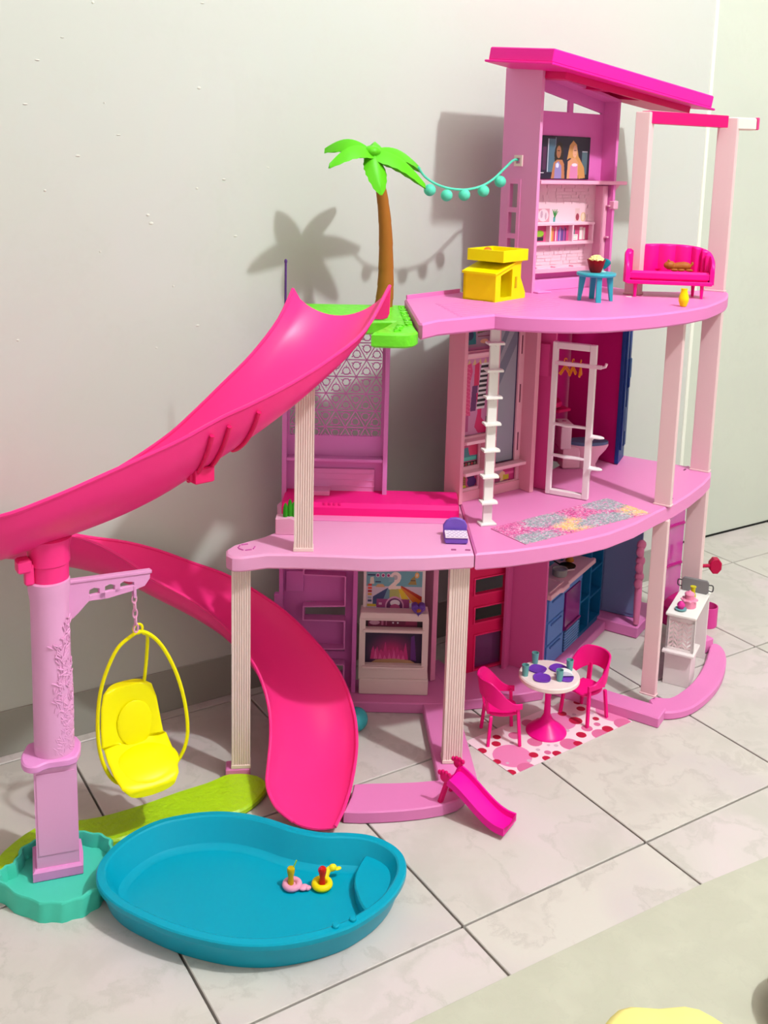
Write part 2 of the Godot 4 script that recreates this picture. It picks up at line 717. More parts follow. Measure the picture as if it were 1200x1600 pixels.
func toy_house() -> void:
	var h := thing("toy_house", "large open three-storey pink toy house with a hot pink roof standing by the wall", "dollhouse", pos(0.6, 0, 0.2))
	# base rails
	var b := nb()
	b.prism(v2([0.302, 0.4075, 0.322, 0.421, 0.35, 0.4355, 0.38, 0.449, 0.41, 0.460, 0.44, 0.468, 0.465, 0.470, 0.487, 0.463, 0.502, 0.450, 0.508, 0.434, 0.50, 0.415, 0.47, 0.412, 0.44, 0.400, 0.41, 0.386, 0.375, 0.367, 0.35, 0.3555, 0.33, 0.381]), 0, H1, 0.002)
	b.prism(v2([0.498, 0.43, 0.47, 0.415, 0.645, 0.085, 0.70, 0.085, 0.70, 0.11, 0.53, 0.435]), 0, 0.0195, 0.002)
	b.x = fr(0.497, 0, 0.121, 0.846, 0.534)
	b.bx(-0.155, 0.16, 0, H1, -0.05, 0.032, 0.002)
	part("base_rail", b, plastic(0.87, 0.49, 0.72), h)
	b = nb()
	b.x = fr(0.217, 0, 0.221, 0.9, 0.43)
	b.bx(-0.022, 0.017, 0, H1, -0.014, 0.012, 0.002)
	part("base_rail", b, plastic(0.87, 0.49, 0.72), h)
	b = nb()
	b.prism(v2([0.64, 0.235, 0.66, 0.13, 0.84, 0.14, 0.86, 0.225, 0.80, 0.28, 0.72, 0.262]), 0, H1, 0.002)
	var k := fr(0.842, 0, 0.231, 0.9, -0.43)
	b.x = k
	b.bx(0.0, 0.40, 0, 0.0198, -0.09, 0.018, 0.002)
	b.bx(0.285, 0.42, 0, 0.026, -0.02, 0.088, 0.003)
	b.bx(-0.032, 0.012, 0, 0.0196, -0.02, 0.235, 0.002)
	b.x = Transform3D()
	b.prism(smooth2(v2([0.94, 0.435, 0.965, 0.452, 1.005, 0.455, 1.06, 0.442, 1.12, 0.418, 1.18, 0.382, 1.225, 0.345, 1.245, 0.315, 1.235, 0.30, 1.20, 0.322, 1.157, 0.35, 1.09, 0.385, 1.03, 0.405, 0.99, 0.41, 0.97, 0.395, 0.95, 0.40]), 3), 0, 0.0165, 0.003)
	b.bx(1.195, 1.235, 0.001, 0.03, 0.27, 0.305, 0.002)
	part("base_rail", b, plastic(0.88, 0.49, 0.73), h)

	# floor slabs
	b = nb()
	var left := v2([0.19, 0.232, 0.193, 0.247, 0.205, 0.255, 0.245, 0.262, 0.288, 0.287, 0.335, 0.318, 0.382, 0.351, 0.45, 0.384, 0.5235, 0.4115, 0.644, 0.2075, 0.62, 0.15, 0.40, 0.02, 0.36, 0.06, 0.318, 0.175, 0.27, 0.193, 0.215, 0.203, 0.197, 0.215])
	b.prism(left, 0.3605, H2, 0.003)
	var s := part("floor_slab", b, plastic(0.91, 0.62, 0.79), h)
	b = nb(pos(0.228, H2, 0.222))
	for a in 5:
		var t0 := a * 1.05 + 0.3
		b.tube(v3([cos(t0) * 0.013, 0.0006, sin(t0) * 0.013, cos(t0 + 0.8) * 0.013, 0.0006, sin(t0 + 0.8) * 0.013]), 0.0011, 6)
	part("flower_outline", b, plastic(0.80, 0.36, 0.66), s)
	b = nb(fr(0.505, H2, 0.383, 0.846, 0.534))
	for a in [-0.004, 0.018]:
		b = nb(fr(0.505, H2, 0.383, 0.846, 0.534))
		b.bx(a, a + 0.008, -0.001, 0.0012, -0.002, 0.002, 0.0005)
		part("slot_clip", b, plastic(0.62, 0.3, 0.5), s)
	b = nb()
	var right := v2([0.5255, 0.412, 0.58, 0.428, 0.644, 0.439, 0.71, 0.446, 0.774, 0.445, 0.85, 0.431, 0.922, 0.408, 0.99, 0.39, 1.054, 0.367, 1.13, 0.334, 1.182, 0.306, 1.205, 0.287, 1.20, 0.262, 1.17, 0.20, 1.15, 0.163, 1.10, 0.06, 1.02, 0.085, 0.90, 0.14, 0.82, 0.15, 0.66, 0.165, 0.646, 0.2075])
	b.prism(right, 0.357, H2, 0.003)
	s = part("floor_slab", b, plastic(0.90, 0.53, 0.75), h)
	b = nb()
	for q in [[1.0, 0.372], [1.003, 0.361], [1.165, 0.255]]:
		b = nb(fr(q[0], H2, q[1], 0.9, -0.43))
		b.bx(-0.006, 0.006, -0.001, 0.0007, -0.0015, 0.0015)
		part("slot_clip", b, plastic(0.5, 0.18, 0.36), s)
	b = nb()
	var third := v2([0.557, 0.145, 0.432, 0.374, 0.4345, 0.381, 0.445, 0.376, 0.475, 0.362, 0.53, 0.357, 0.592, 0.350, 0.605, 0.372, 0.65, 0.412, 0.69, 0.434, 0.735, 0.446, 0.79, 0.450, 0.85, 0.449, 0.93, 0.437, 1.0, 0.418, 1.06, 0.39, 1.12, 0.358, 1.165, 0.325, 1.20, 0.296, 1.207, 0.275, 1.185, 0.25, 1.10, 0.25, 1.04, 0.215, 1.045, 0.065, 0.80, 0.065, 0.70, 0.105])
	b.prism(third, 0.7205, H3, 0.003)
	s = part("floor_slab", b, plastic(0.88, 0.48, 0.73), h)
	# the boards pressed into the terrace: shallow raised strips
	for q in 8:
		b = nb(fr(0.545 + 0.0 * q, H3, 0.0, 0.995, -0.1))
		var za := 0.225 + q * 0.0165
		b.bx(0.005 - q * 0.008, minf(0.26, 0.30 - q * 0.02), -0.001, 0.00035, za - 0.0074, za + 0.0074)
		part("plank", b, plastic(0.88, 0.48, 0.73), s)
	b = nb()
	b.bar(Vector3(0.559, H3 + 0.003, 0.148), Vector3(0.70, H3 + 0.003, 0.108), 0.003, 0.008, Vector3.UP, 0.0005)
	part("edge_lip", b, plastic(0.88, 0.48, 0.73), s)
	# green roof deck beside it
	b = nb()
	var deck := v2([0.385, 0.075, 0.345, 0.15, 0.308, 0.218, 0.325, 0.238, 0.36, 0.254, 0.40, 0.272, 0.445, 0.288, 0.40, 0.331, 0.354, 0.370, 0.378, 0.388, 0.395, 0.397, 0.412, 0.394, 0.4255, 0.383, 0.437, 0.360, 0.547, 0.158, 0.55, 0.148, 0.542, 0.142, 0.40, 0.064])
	b.prism(deck, 0.7135, 0.735, 0.003)
	s = part("grass_deck", b, grass_mat(Color(0.36, 0.80, 0.08), Color(0.45, 0.86, 0.12)), h)
	b = nb()
	var rng := RandomNumberGenerator.new()
	rng.seed = 4
	for q in 26:
		var t := q / 25.0
		var c := Vector3(lerpf(0.535, 0.42, t), 0.7345, lerpf(0.17, 0.372, t))
		if q > 20: c = Vector3(lerpf(0.43, 0.398, (q - 20) / 5.0), 0.7345, lerpf(0.33, 0.37, (q - 20) / 5.0))
		var an := rng.randf_range(0, TAU)
		b.x = Transform3D(Basis(Vector3.UP, an), c)
		b.bx(-0.006, 0.006, 0, 0.0035, -0.0012, 0.0012, 0.0005)
		b.x = Transform3D(Basis(Vector3.UP, an + 1.1), c + Vector3(-0.004, 0, 0.003))
		b.bx(-0.004, 0.004, 0, 0.003, -0.001, 0.001, 0.0005)
	part("leaf_relief", b, grass_mat(Color(0.36, 0.80, 0.08), Color(0.45, 0.86, 0.12)), s)

	# posts
	var pm := PALE
	post(h, 0.219, 0.222, 0.9, 0.43, 0.029, 0.02, H1, 0.3625, pm, true)
	post(h, 0.301, 0.271, 0.88, 0.47, 0.029, 0.018, H2, 0.66, pm, true)
	post(h, 0.521, 0.378, 0.88, 0.47, 0.031, 0.022, H1, 0.3625, pm, true)
	post(h, 0.963, 0.386, 0.9, -0.43, 0.014, 0.027, H1, 0.359, BLUSH)
	post(h, 0.963, 0.386, 0.9, -0.43, 0.014, 0.029, H2, 0.722, BLUSH)
	post(h, 1.19, 0.272, 0.9, -0.43, 0.016, 0.036, 0.0, 0.359, BLUSH)
	post(h, 1.19, 0.272, 0.9, -0.43, 0.016, 0.036, H2, 0.722, BLUSH)
	var pt := post(h, 1.19, 0.272, 0.9, -0.43, 0.016, 0.036, H3, 1.072, BLUSH)
	b = nb(fr(1.19, 0, 0.272, 0.9, -0.43))
	b.x = fr(1.19, 0, 0.272, 0.93, 0.33)
	b.bx(0.0, 0.052, 1.05, 1.073, -0.012, 0.012, 0.003)
	part("top_bracket", b, PALE, pt)
	b = nb(fr(1.19, 0, 0.272, 0.93, 0.33))
	b.bx(0.0525, 0.058, 1.051, 1.074, -0.011, 0.011, 0.002)
	part("end_cap", b, plastic(0.88, 0.25, 0.50), pt)
	# pale rail with its clips running up the outer side
	b = nb(fr(1.19, 0, 0.272, 0.9, -0.43))
	b.bx(0.012, 0.018, 0.78, 1.05, -0.004, 0.016, 0.001)
	b.bx(0.012, 0.024, 0.96, 1.035, -0.01, 0.012, 0.002)
	b.bx(0.012, 0.018, 0.40, 0.70, -0.004, 0.016, 0.001)
	b.bx(0.012, 0.034, 0.715, 0.73, -0.014, 0.01, 0.002)
	b.bx(0.012, 0.028, 0.695, 0.709, -0.012, 0.008, 0.002)
	b.bx(0.012, 0.018, 0.05, 0.36, -0.004, 0.017, 0.001)
	b.bx(0.012, 0.024, 0.24, 0.36, -0.012, 0.013, 0.003)
	b.bx(0.012, 0.023, 0.12, 0.215, -0.01, 0.012, 0.003)
	for yy in [0.135, 0.19]: b.ball(Vector3(0.025, yy, 0.004), Vector3(0.006, 0.008, 0.008), 12, 8)
	part("side_rail", b, PALE, h)
	pt = post(h, 1.0, 0.243, 0.9, -0.43, 0.026, 0.026, H3, 1.075, BLUSH)

	# roof: tilted tray with a lip
	var rx := Transform3D(Basis(Vector3(0.45, -0.052, -0.045).normalized(), Vector3.UP, Vector3(0.1, -0.085, 0.995).normalized()), Vector3(0.767, 1.141, 0.25))
	rx.basis.y = rx.basis.z.cross(rx.basis.x).normalized()
	b = nb(rx)
	b.bx(-0.004, 0.46, 0.0, 0.004, -0.16, 0.005, 0.001)
	part("roof", b, ROOFM, h)
	var rf := h.get_child(h.get_child_count() - 1)
	b = nb(rx)
	b.bx(0.0, 0.455, 0.004, 0.027, -0.155, 0.0, 0.002)
	part("roof_cap", b, ROOFM, rf)
	var fx := rx * Transform3D(Basis(Vector3(1, 0, 0), Vector3(0, 0, -1), Vector3(0, -1, 0)), Vector3.ZERO)
	b = nb(fx)
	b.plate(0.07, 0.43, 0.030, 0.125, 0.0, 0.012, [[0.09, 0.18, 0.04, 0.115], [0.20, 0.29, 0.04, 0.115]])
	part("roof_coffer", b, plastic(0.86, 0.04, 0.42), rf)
	b = nb()
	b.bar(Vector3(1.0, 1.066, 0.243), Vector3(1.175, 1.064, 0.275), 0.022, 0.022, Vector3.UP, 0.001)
	part("roof_beam", b, plastic(0.88, 0.05, 0.42), h)  # darker red than the roof: shade from above is in the colour
	tower(h)
	hex_panel(h)
	closet(h)
	bathroom(h)
	kitchen(h)
	red_door(h)
	shelf_panel(h)
	lift(h)


func grass_mat(a: Color, b: Color) -> StandardMaterial3D:
	var n := FastNoiseLite.new()
	n.seed = 12
	n.frequency = 0.05
	n.fractal_octaves = 3
	var m := StandardMaterial3D.new()
	m.albedo_color = a.lerp(b, 0.5)
	var nt := NoiseTexture2D.new()
	nt.noise = n
	nt.width = 256
	nt.height = 256
	nt.seamless = true
	nt.as_normal_map = true
	nt.bump_strength = 1.6
	m.normal_enabled = true
	m.normal_texture = nt
	m.uv1_triplanar = true
	m.uv1_world_triplanar = true
	m.uv1_scale = Vector3(5, 5, 5)
	m.roughness = 0.4
	return m


func tower(h: Node3D) -> void:
	var f := fr(0.825, 0, 0.165, 0.995, -0.1)
	var b := nb(f)
	# back plate with two sloping windows at the top
	b.plate(0.004, 0.207, H3 + 0.002, 1.142, -0.04, -0.034, [[0.012, 0.107, 1.074, 1.116], [0.118, 0.2, 1.074, 1.116]], 0.2, 1.08)
	var back := part("tower_back", b, plastic(0.88, 0.45, 0.75), h)
	# side wall with three windows, seen from the left
	var sf := Transform3D(Basis(f.basis.z, Vector3.UP, -f.basis.x), f.origin)
	b = nb(sf)
	b.plate(-0.092, 0.0, H3, 1.149, -0.003, 0.004, [[-0.067, -0.047, 0.898, 0.941], [-0.068, -0.048, 0.85, 0.889], [-0.068, -0.048, 0.79, 0.841]])
	var side := part("tower_side", b, plastic(0.90, 0.57, 0.77), h)
	b = nb(sf)
	b.plate(-0.072, -0.040, 0.785, 0.950, 0.004, 0.0055, [[-0.067, -0.047, 0.898, 0.941], [-0.068, -0.048, 0.85, 0.889], [-0.068, -0.048, 0.79, 0.841]])
	part("window_frame", b, plastic(0.91, 0.56, 0.77), side)
	b = nb(sf)
	b.plate(-0.058, -0.038, 0.973, 0.993, 0.004, 0.007, [[-0.053, -0.043, 0.978, 0.988]])
	part("garland_hook", b, PALE, side)
	b = nb(f)
	b.slab(v2([0.005, 1.143, 0.213, 1.101, 0.213, 1.096, 0.005, 1.137]), -0.04, 0.0)
	b.bx(0.206, 0.213, H3, 1.10, -0.04, 0.0, 0.001)
	part("tower_side", b, plastic(0.90, 0.47, 0.76), h)
	b = nb(f)
	b.bx(0.19, 0.2055, H3 + 0.05, 0.94, -0.034, -0.012, 0.001)
	for yy in [0.84, 0.90]: b.bx(0.2, 0.215, yy, yy + 0.003, -0.034, -0.004, 0.0005)
	b.bx(0.205, 0.219, 0.895, 0.912, -0.008, 0.004, 0.002)
	part("wall_strip", b, plastic(0.93, 0.68, 0.78), back)
	# pale brick field, bookcase, shelf, ledge
	b = nb(f)
	b.bx(0.004, 0.19, 0.786, 0.945, -0.034, -0.030, 0.0)
	part("wall_field", b, plastic(0.94, 0.76, 0.82), back)
	b = nb(f)
	var rng := RandomNumberGenerator.new()
	rng.seed = 9
	for row in 24:
		var yy := 0.792 + row * 0.0062
		if yy > 0.827 and yy < 0.868: continue
		var xx := 0.006 + (0.008 if row % 2 else 0.0)
		while xx < 0.172:
			var ln := rng.randf_range(0.010, 0.024)
			if yy < 0.868 or xx < 0.19:
				var dz := rng.randf_range(0.0002, 0.0016)
				b.bx(xx, minf(xx + ln, 0.184), yy, yy + 0.0056, -0.0301, -0.030 + dz, 0.0)
			xx += ln + 0.0006
	part("brick_relief", b, plastic(0.94, 0.78, 0.83, 0.5), back).set_meta("kind", "stuff")
	b = nb(f)
	b.bx(0.003, 0.180, 0.8655, 0.871, -0.030, -0.018, 0.0008)
	b.bx(0.003, 0.178, 0.829, 0.835, -0.030, -0.018, 0.0008)
	for xx in [0.0555, 0.1175, 0.174]: b.bx(xx, xx + 0.004, 0.835, 0.866, -0.030, -0.0185, 0.0005)
	part("bookcase", b, plastic(0.95, 0.76, 0.83), back)
	var p := Pic.new(240, 48, Color(0.80, 0.30, 0.50))
	p.poly([0.0, 0.9, 0.06, 0.9, 0.05, 0.35, 0.02, 0.1, 0.0, 0.3], Color(0.93, 0.75, 0.15))
	p.rect(0.13, 0.72, 0.27, 0.95, Color(0.18, 0.16, 0.22))
	p.rect(0.13, 0.58, 0.27, 0.72, Color(0.30, 0.35, 0.15))
	p.oval(0.2, 0.48, 0.07, 0.2, Color(0.55, 0.75, 0.2))
	var bc := [Color(0.95, 0.75, 0.2), Color(0.85, 0.25, 0.45), Color(0.95, 0.8, 0.35), Color(0.9, 0.55, 0.2), Color(0.75, 0.15, 0.45), Color(0.95, 0.85, 0.85), Color(0.85, 0.3, 0.6), Color(0.3, 0.35, 0.7), Color(0.6, 0.6, 0.85), Color(0.25, 0.3, 0.6), Color(0.2, 0.25, 0.55), Color(0.55, 0.3, 0.6), Color(0.3, 0.2, 0.45)]
	for i in 13: p.rect(0.345 + i * 0.0225, 0.12 + 0.1 * sin(i * 2.1) + 0.08, 0.345 + i * 0.0225 + 0.02, 1.0, bc[i])
	p.rect(0.68, 0.62, 0.83, 0.98, Color(0.95, 0.92, 0.9))
	p.rect(0.70, 0.70, 0.82, 0.73, Color(0.5, 0.45, 0.45))
	p.rect(0.70, 0.85, 0.82, 0.88, Color(0.5, 0.45, 0.45))
	p.rect(0.74, 0.3, 0.78, 0.62, Color(0.35, 0.5, 0.5))
	p.rect(0.85, 0.15, 0.9, 0.95, Color(0.95, 0.9, 0.88))
	p.rect(0.91, 0.2, 0.95, 0.95, Color(0.9, 0.84, 0.82))
	b = nb(f)
	b.sheet(Vector3(0.004, 0.835, -0.0285), Vector3(0.174, 0.835, -0.0285), Vector3(0.174, 0.8655, -0.0285), Vector3(0.004, 0.8655, -0.0285))
	part("book_print", b, p.mat(), back)
	# printed picture, plant and jars above the bookcase
	p = Pic.new(192, 48, Color(0.94, 0.77, 0.82))
	p.oval(0.04, 0.35, 0.05, 0.3, Color(0.85, 0.4, 0.45))
	p.oval(0.06, 0.15, 0.03, 0.12, Color(0.9, 0.3, 0.4))
	p.oval(0.02, 0.8, 0.03, 0.2, Color(0.75, 0.7, 0.75))
	p.rect(0.13, 0.25, 0.36, 0.98, Color(0.82, 0.55, 0.62))
	p.oval(0.25, 0.6, 0.085, 0.34, Color(0.90, 0.78, 0.82))
	p.rect(0.16, 0.35, 0.18, 0.95, Color(0.93, 0.82, 0.85))
	p.oval(0.22, 0.55, 0.02, 0.2, Color(0.75, 0.6, 0.68))
	p.oval(0.29, 0.65, 0.015, 0.2, Color(0.75, 0.6, 0.68))
	p.rect(0.425, 0.72, 0.465, 1.0, Color(0.25, 0.6, 0.6))
	for i in 6: p.poly([0.44, 0.75, 0.452, 0.75, 0.40 + i * 0.018 + 0.012, 0.3 + 0.1 * (i % 2), 0.40 + i * 0.018, 0.3 + 0.1 * (i % 2)], Color(0.15, 0.5, 0.2))
	p.rect(0.80, 0.25, 0.88, 0.98, Color(0.88, 0.72, 0.74))
	p.oval(0.84, 0.72, 0.03, 0.2, Color(0.6, 0.2, 0.3))
	p.oval(0.94, 0.72, 0.045, 0.26, Color(0.88, 0.72, 0.55))
	p.oval(0.94, 0.72, 0.03, 0.2, Color(0.92, 0.82, 0.72))
	b = nb(f)
	b.sheet(Vector3(0.006, 0.871, -0.0282), Vector3(0.165, 0.871, -0.0282), Vector3(0.165, 0.905, -0.0282), Vector3(0.006, 0.905, -0.0282))
	part("shelf_print", b, p.mat(), back)
	b = nb(f)
	var shelf := v2([0.004, -0.034, 0.2145, -0.034, 0.236, -0.012, 0.238, 0.006, 0.12, 0.004, 0.004, 0.002])
	b.prism(shelf, 0.942, 0.949, 0.001)
	b.slab(v2([0.206, 0.942, 0.232, 0.942, 0.214, 0.925, 0.206, 0.918]), -0.018, -0.006)
	part("shelf", b, plastic(0.94, 0.66, 0.78), back)
	b = nb(f)
	b.bx(0.004, 0.206, 0.777, 0.786, -0.034, -0.018, 0.001)
	for xx in [0.025, 0.075, 0.125]: b.bx(xx, xx + 0.003, 0.783, 0.789, -0.03, -0.019, 0.0004)
	part("ledge", b, plastic(0.94, 0.70, 0.79), back)
	b = nb(f)
	b.bx(0.004, 0.206, H3, 0.765, -0.034, -0.016, 0.001)
	b.bx(0.0, 0.035, H3, H3 + 0.003, -0.03, 0.012, 0.001)
	part("base_box", b, plastic(0.91, 0.55, 0.80), back)
	# window pane grid is open; the screen with its picture
	b = nb(f)
	b.bx(0.0235, 0.168, 0.951, 1.030, -0.034, -0.031, 0.0005)
	var scr := part("tv_screen", b, plastic(0.08, 0.06, 0.10, 0.3), back)
	p = Pic.new(180, 104, Color(0.13, 0.11, 0.20))
	p.rect(0, 0.0, 0.06, 0.95, Color(0.30, 0.28, 0.40))
	p.rect(0.03, 0.4, 0.07, 0.9, Color(0.62, 0.58, 0.75))
	p.rect(0.10, 0.25, 0.17, 0.8, Color(0.32, 0.16, 0.30))
	p.rect(0.19, 0.06, 0.34, 0.85, Color(0.30, 0.42, 0.50))
	p.rect(0.19, 0.06, 0.21, 0.85, Color(0.72, 0.75, 0.80))
	p.rect(0.33, 0.02, 0.345, 0.5, Color(0.5, 0.55, 0.65))
	p.rect(0.85, 0.35, 0.96, 0.9, Color(0.32, 0.42, 0.46))
	p.rect(0.85, 0.33, 0.96, 0.36, Color(0.72, 0.74, 0.78))
	# two plain figures in evening dress, dark-haired and fair-haired
	p.oval(0.40, 0.42, 0.085, 0.30, Color(0.16, 0.11, 0.09))
	p.oval(0.395, 0.36, 0.045, 0.15, Color(0.62, 0.40, 0.28))
	p.poly([0.27, 1.0, 0.31, 0.62, 0.37, 0.55, 0.47, 0.55, 0.51, 0.65, 0.53, 1.0], Color(0.70, 0.45, 0.30))
	p.poly([0.33, 1.0, 0.34, 0.65, 0.40, 0.58, 0.46, 0.70, 0.47, 1.0], Color(0.55, 0.50, 0.72))
	p.oval(0.38, 0.68, 0.03, 0.06, Color(0.85, 0.85, 0.92))
	p.poly([0.56, 0.55, 0.60, 0.2, 0.67, 0.08, 0.74, 0.18, 0.78, 0.45, 0.90, 0.72, 0.93, 0.98, 0.80, 1.0, 0.76, 0.6, 0.62, 0.5], Color(0.80, 0.58, 0.33))
	p.oval(0.705, 0.34, 0.042, 0.15, Color(0.88, 0.66, 0.55))
	p.rect(0.69, 0.31, 0.735, 0.33, Color(0.45, 0.28, 0.22))
	p.rect(0.71, 0.42, 0.73, 0.435, Color(0.75, 0.3, 0.35))
	p.rect(0.375, 0.33, 0.42, 0.35, Color(0.22, 0.13, 0.1))
	p.rect(0.39, 0.44, 0.41, 0.455, Color(0.6, 0.2, 0.22))
	p.poly([0.57, 1.0, 0.58, 0.58, 0.66, 0.5, 0.72, 0.5, 0.78, 0.6, 0.79, 1.0], Color(0.85, 0.60, 0.45))
	p.poly([0.62, 1.0, 0.63, 0.70, 0.68, 0.62, 0.77, 0.64, 0.78, 1.0], Color(0.82, 0.50, 0.68))
	p.oval(0.71, 0.66, 0.055, 0.04, Color(0.93, 0.85, 0.9))
	p.rect(0.02, 0.86, 0.14, 0.885, Color(0.9, 0.9, 0.9))
	b = nb(f)
	b.sheet(Vector3(0.0245, 0.952, -0.0305), Vector3(0.167, 0.952, -0.0305), Vector3(0.167, 1.029, -0.0305), Vector3(0.0245, 1.029, -0.0305))
	part("screen_print", b, p.mat(0.3), scr)


func hex_panel(h: Node3D) -> void:
	var f := fr(0.47, 0, 0.11, 0.846, 0.534)
	var b := nb(f)
	b.plate(-0.108, 0.068, H2, 0.705, -0.006, -0.001, [[-0.101, 0.057, 0.505, 0.70]])
	b.bx(-0.112, -0.104, H2, 0.705, -0.006, 0.02, 0.001)
	b.bx(0.062, 0.070, H2, 0.705, -0.006, 0.02, 0.001)
	b.bx(-0.104, 0.062, 0.463, 0.469, -0.001, 0.018, 0.001)
	var pn := part("screen_wall", b, LILAC, h)
	b = nb(f)
	b.bx(-0.06, 0.048, 0.40, 0.447, -0.001, 0.004, 0.0008)
	for k in 3: b.bx(-0.06, 0.048, 0.415 + k * 0.011, 0.4165 + k * 0.011, 0.003, 0.005, 0.0)
	part("louvre_box", b, plastic(0.90, 0.56, 0.80), pn)
	# lattice of hexagons
	b = nb(f)
	var a := 0.0345
	var hh := a * sqrt(3.0) / 2
	var inside := func(p: Vector2) -> bool: return p.x > -0.103 and p.x < 0.059 and p.y > 0.503 and p.y < 0.702
	var seg := func(p: Vector2, q: Vector2) -> void:
		if inside.call(p) and inside.call(q):
			b.bar(Vector3(p.x, p.y, -0.0035), Vector3(q.x, q.y, -0.0035), 0.0016, 0.003, Vector3(0, 0, 1))
		else:
			for n in 4:
				var m0 := p.lerp(q, n / 4.0)
				var m1 := p.lerp(q, (n + 1) / 4.0)
				if inside.call(m0) and inside.call(m1): b.bar(Vector3(m0.x, m0.y, -0.0035), Vector3(m1.x, m1.y, -0.0035), 0.0016, 0.003, Vector3(0, 0, 1))
	for r in range(-1, 8):
		for c in range(-5, 4):
			var o := Vector2(0.030 + c * a + (a / 2 if r % 2 else 0.0), 0.520 + r * hh)
			# star at o: six spokes to half way along each side
			for k in 6:
				var d := Vector2.from_angle(k * PI / 3)
				seg.call(o, o + d * a * 0.5)
			for up in [1.0, -1.0]:
				var cc := o + Vector2(a / 2, up * a / (2 * sqrt(3.0)))
				if up < 0: cc = o + Vector2(a / 2, -a / (2 * sqrt(3.0)))
				var ra := a * 0.2
				for k in 6:
					seg.call(cc + Vector2.from_angle(k * PI / 3) * ra, cc + Vector2.from_angle((k + 1) * PI / 3) * ra)
				for k in 3:
					var an := PI / 6 + k * TAU / 3 + (PI if up < 0 else 0.0)
					var vtx := cc + Vector2.from_angle(an + PI / 3) * a * 0.289
					seg.call(cc + Vector2.from_angle(an + PI / 3) * ra * 0.87, vtx)
	part("hexagon_lattice", b, LILAC, pn)
	# bench in front
	f = fr(0.393, 0, 0.149, 0.846, 0.534)
	b = nb(f)
	b.rib(v2([-0.078, H2, 0.0, H2, 0.0, 0.4, -0.006, 0.407, -0.078, 0.407]), -0.062, 0.237, 0.001)
	for k in 4: b.bx(0.008 + k * 0.0085, 0.012 + k * 0.0085, 0.404, 0.4078, -0.012, -0.002, 0.0003)
	part("bench", b, HOT, h)
	b = nb(f)
	b.bx(-0.034, 0.016, 0.407, 0.415, -0.072, -0.04, 0.001)
	b.bx(-0.008, 0.24, H2, H2 + 0.0015, 0.0, 0.024, 0.0005)
	part("bench_block", b, PINK, h)


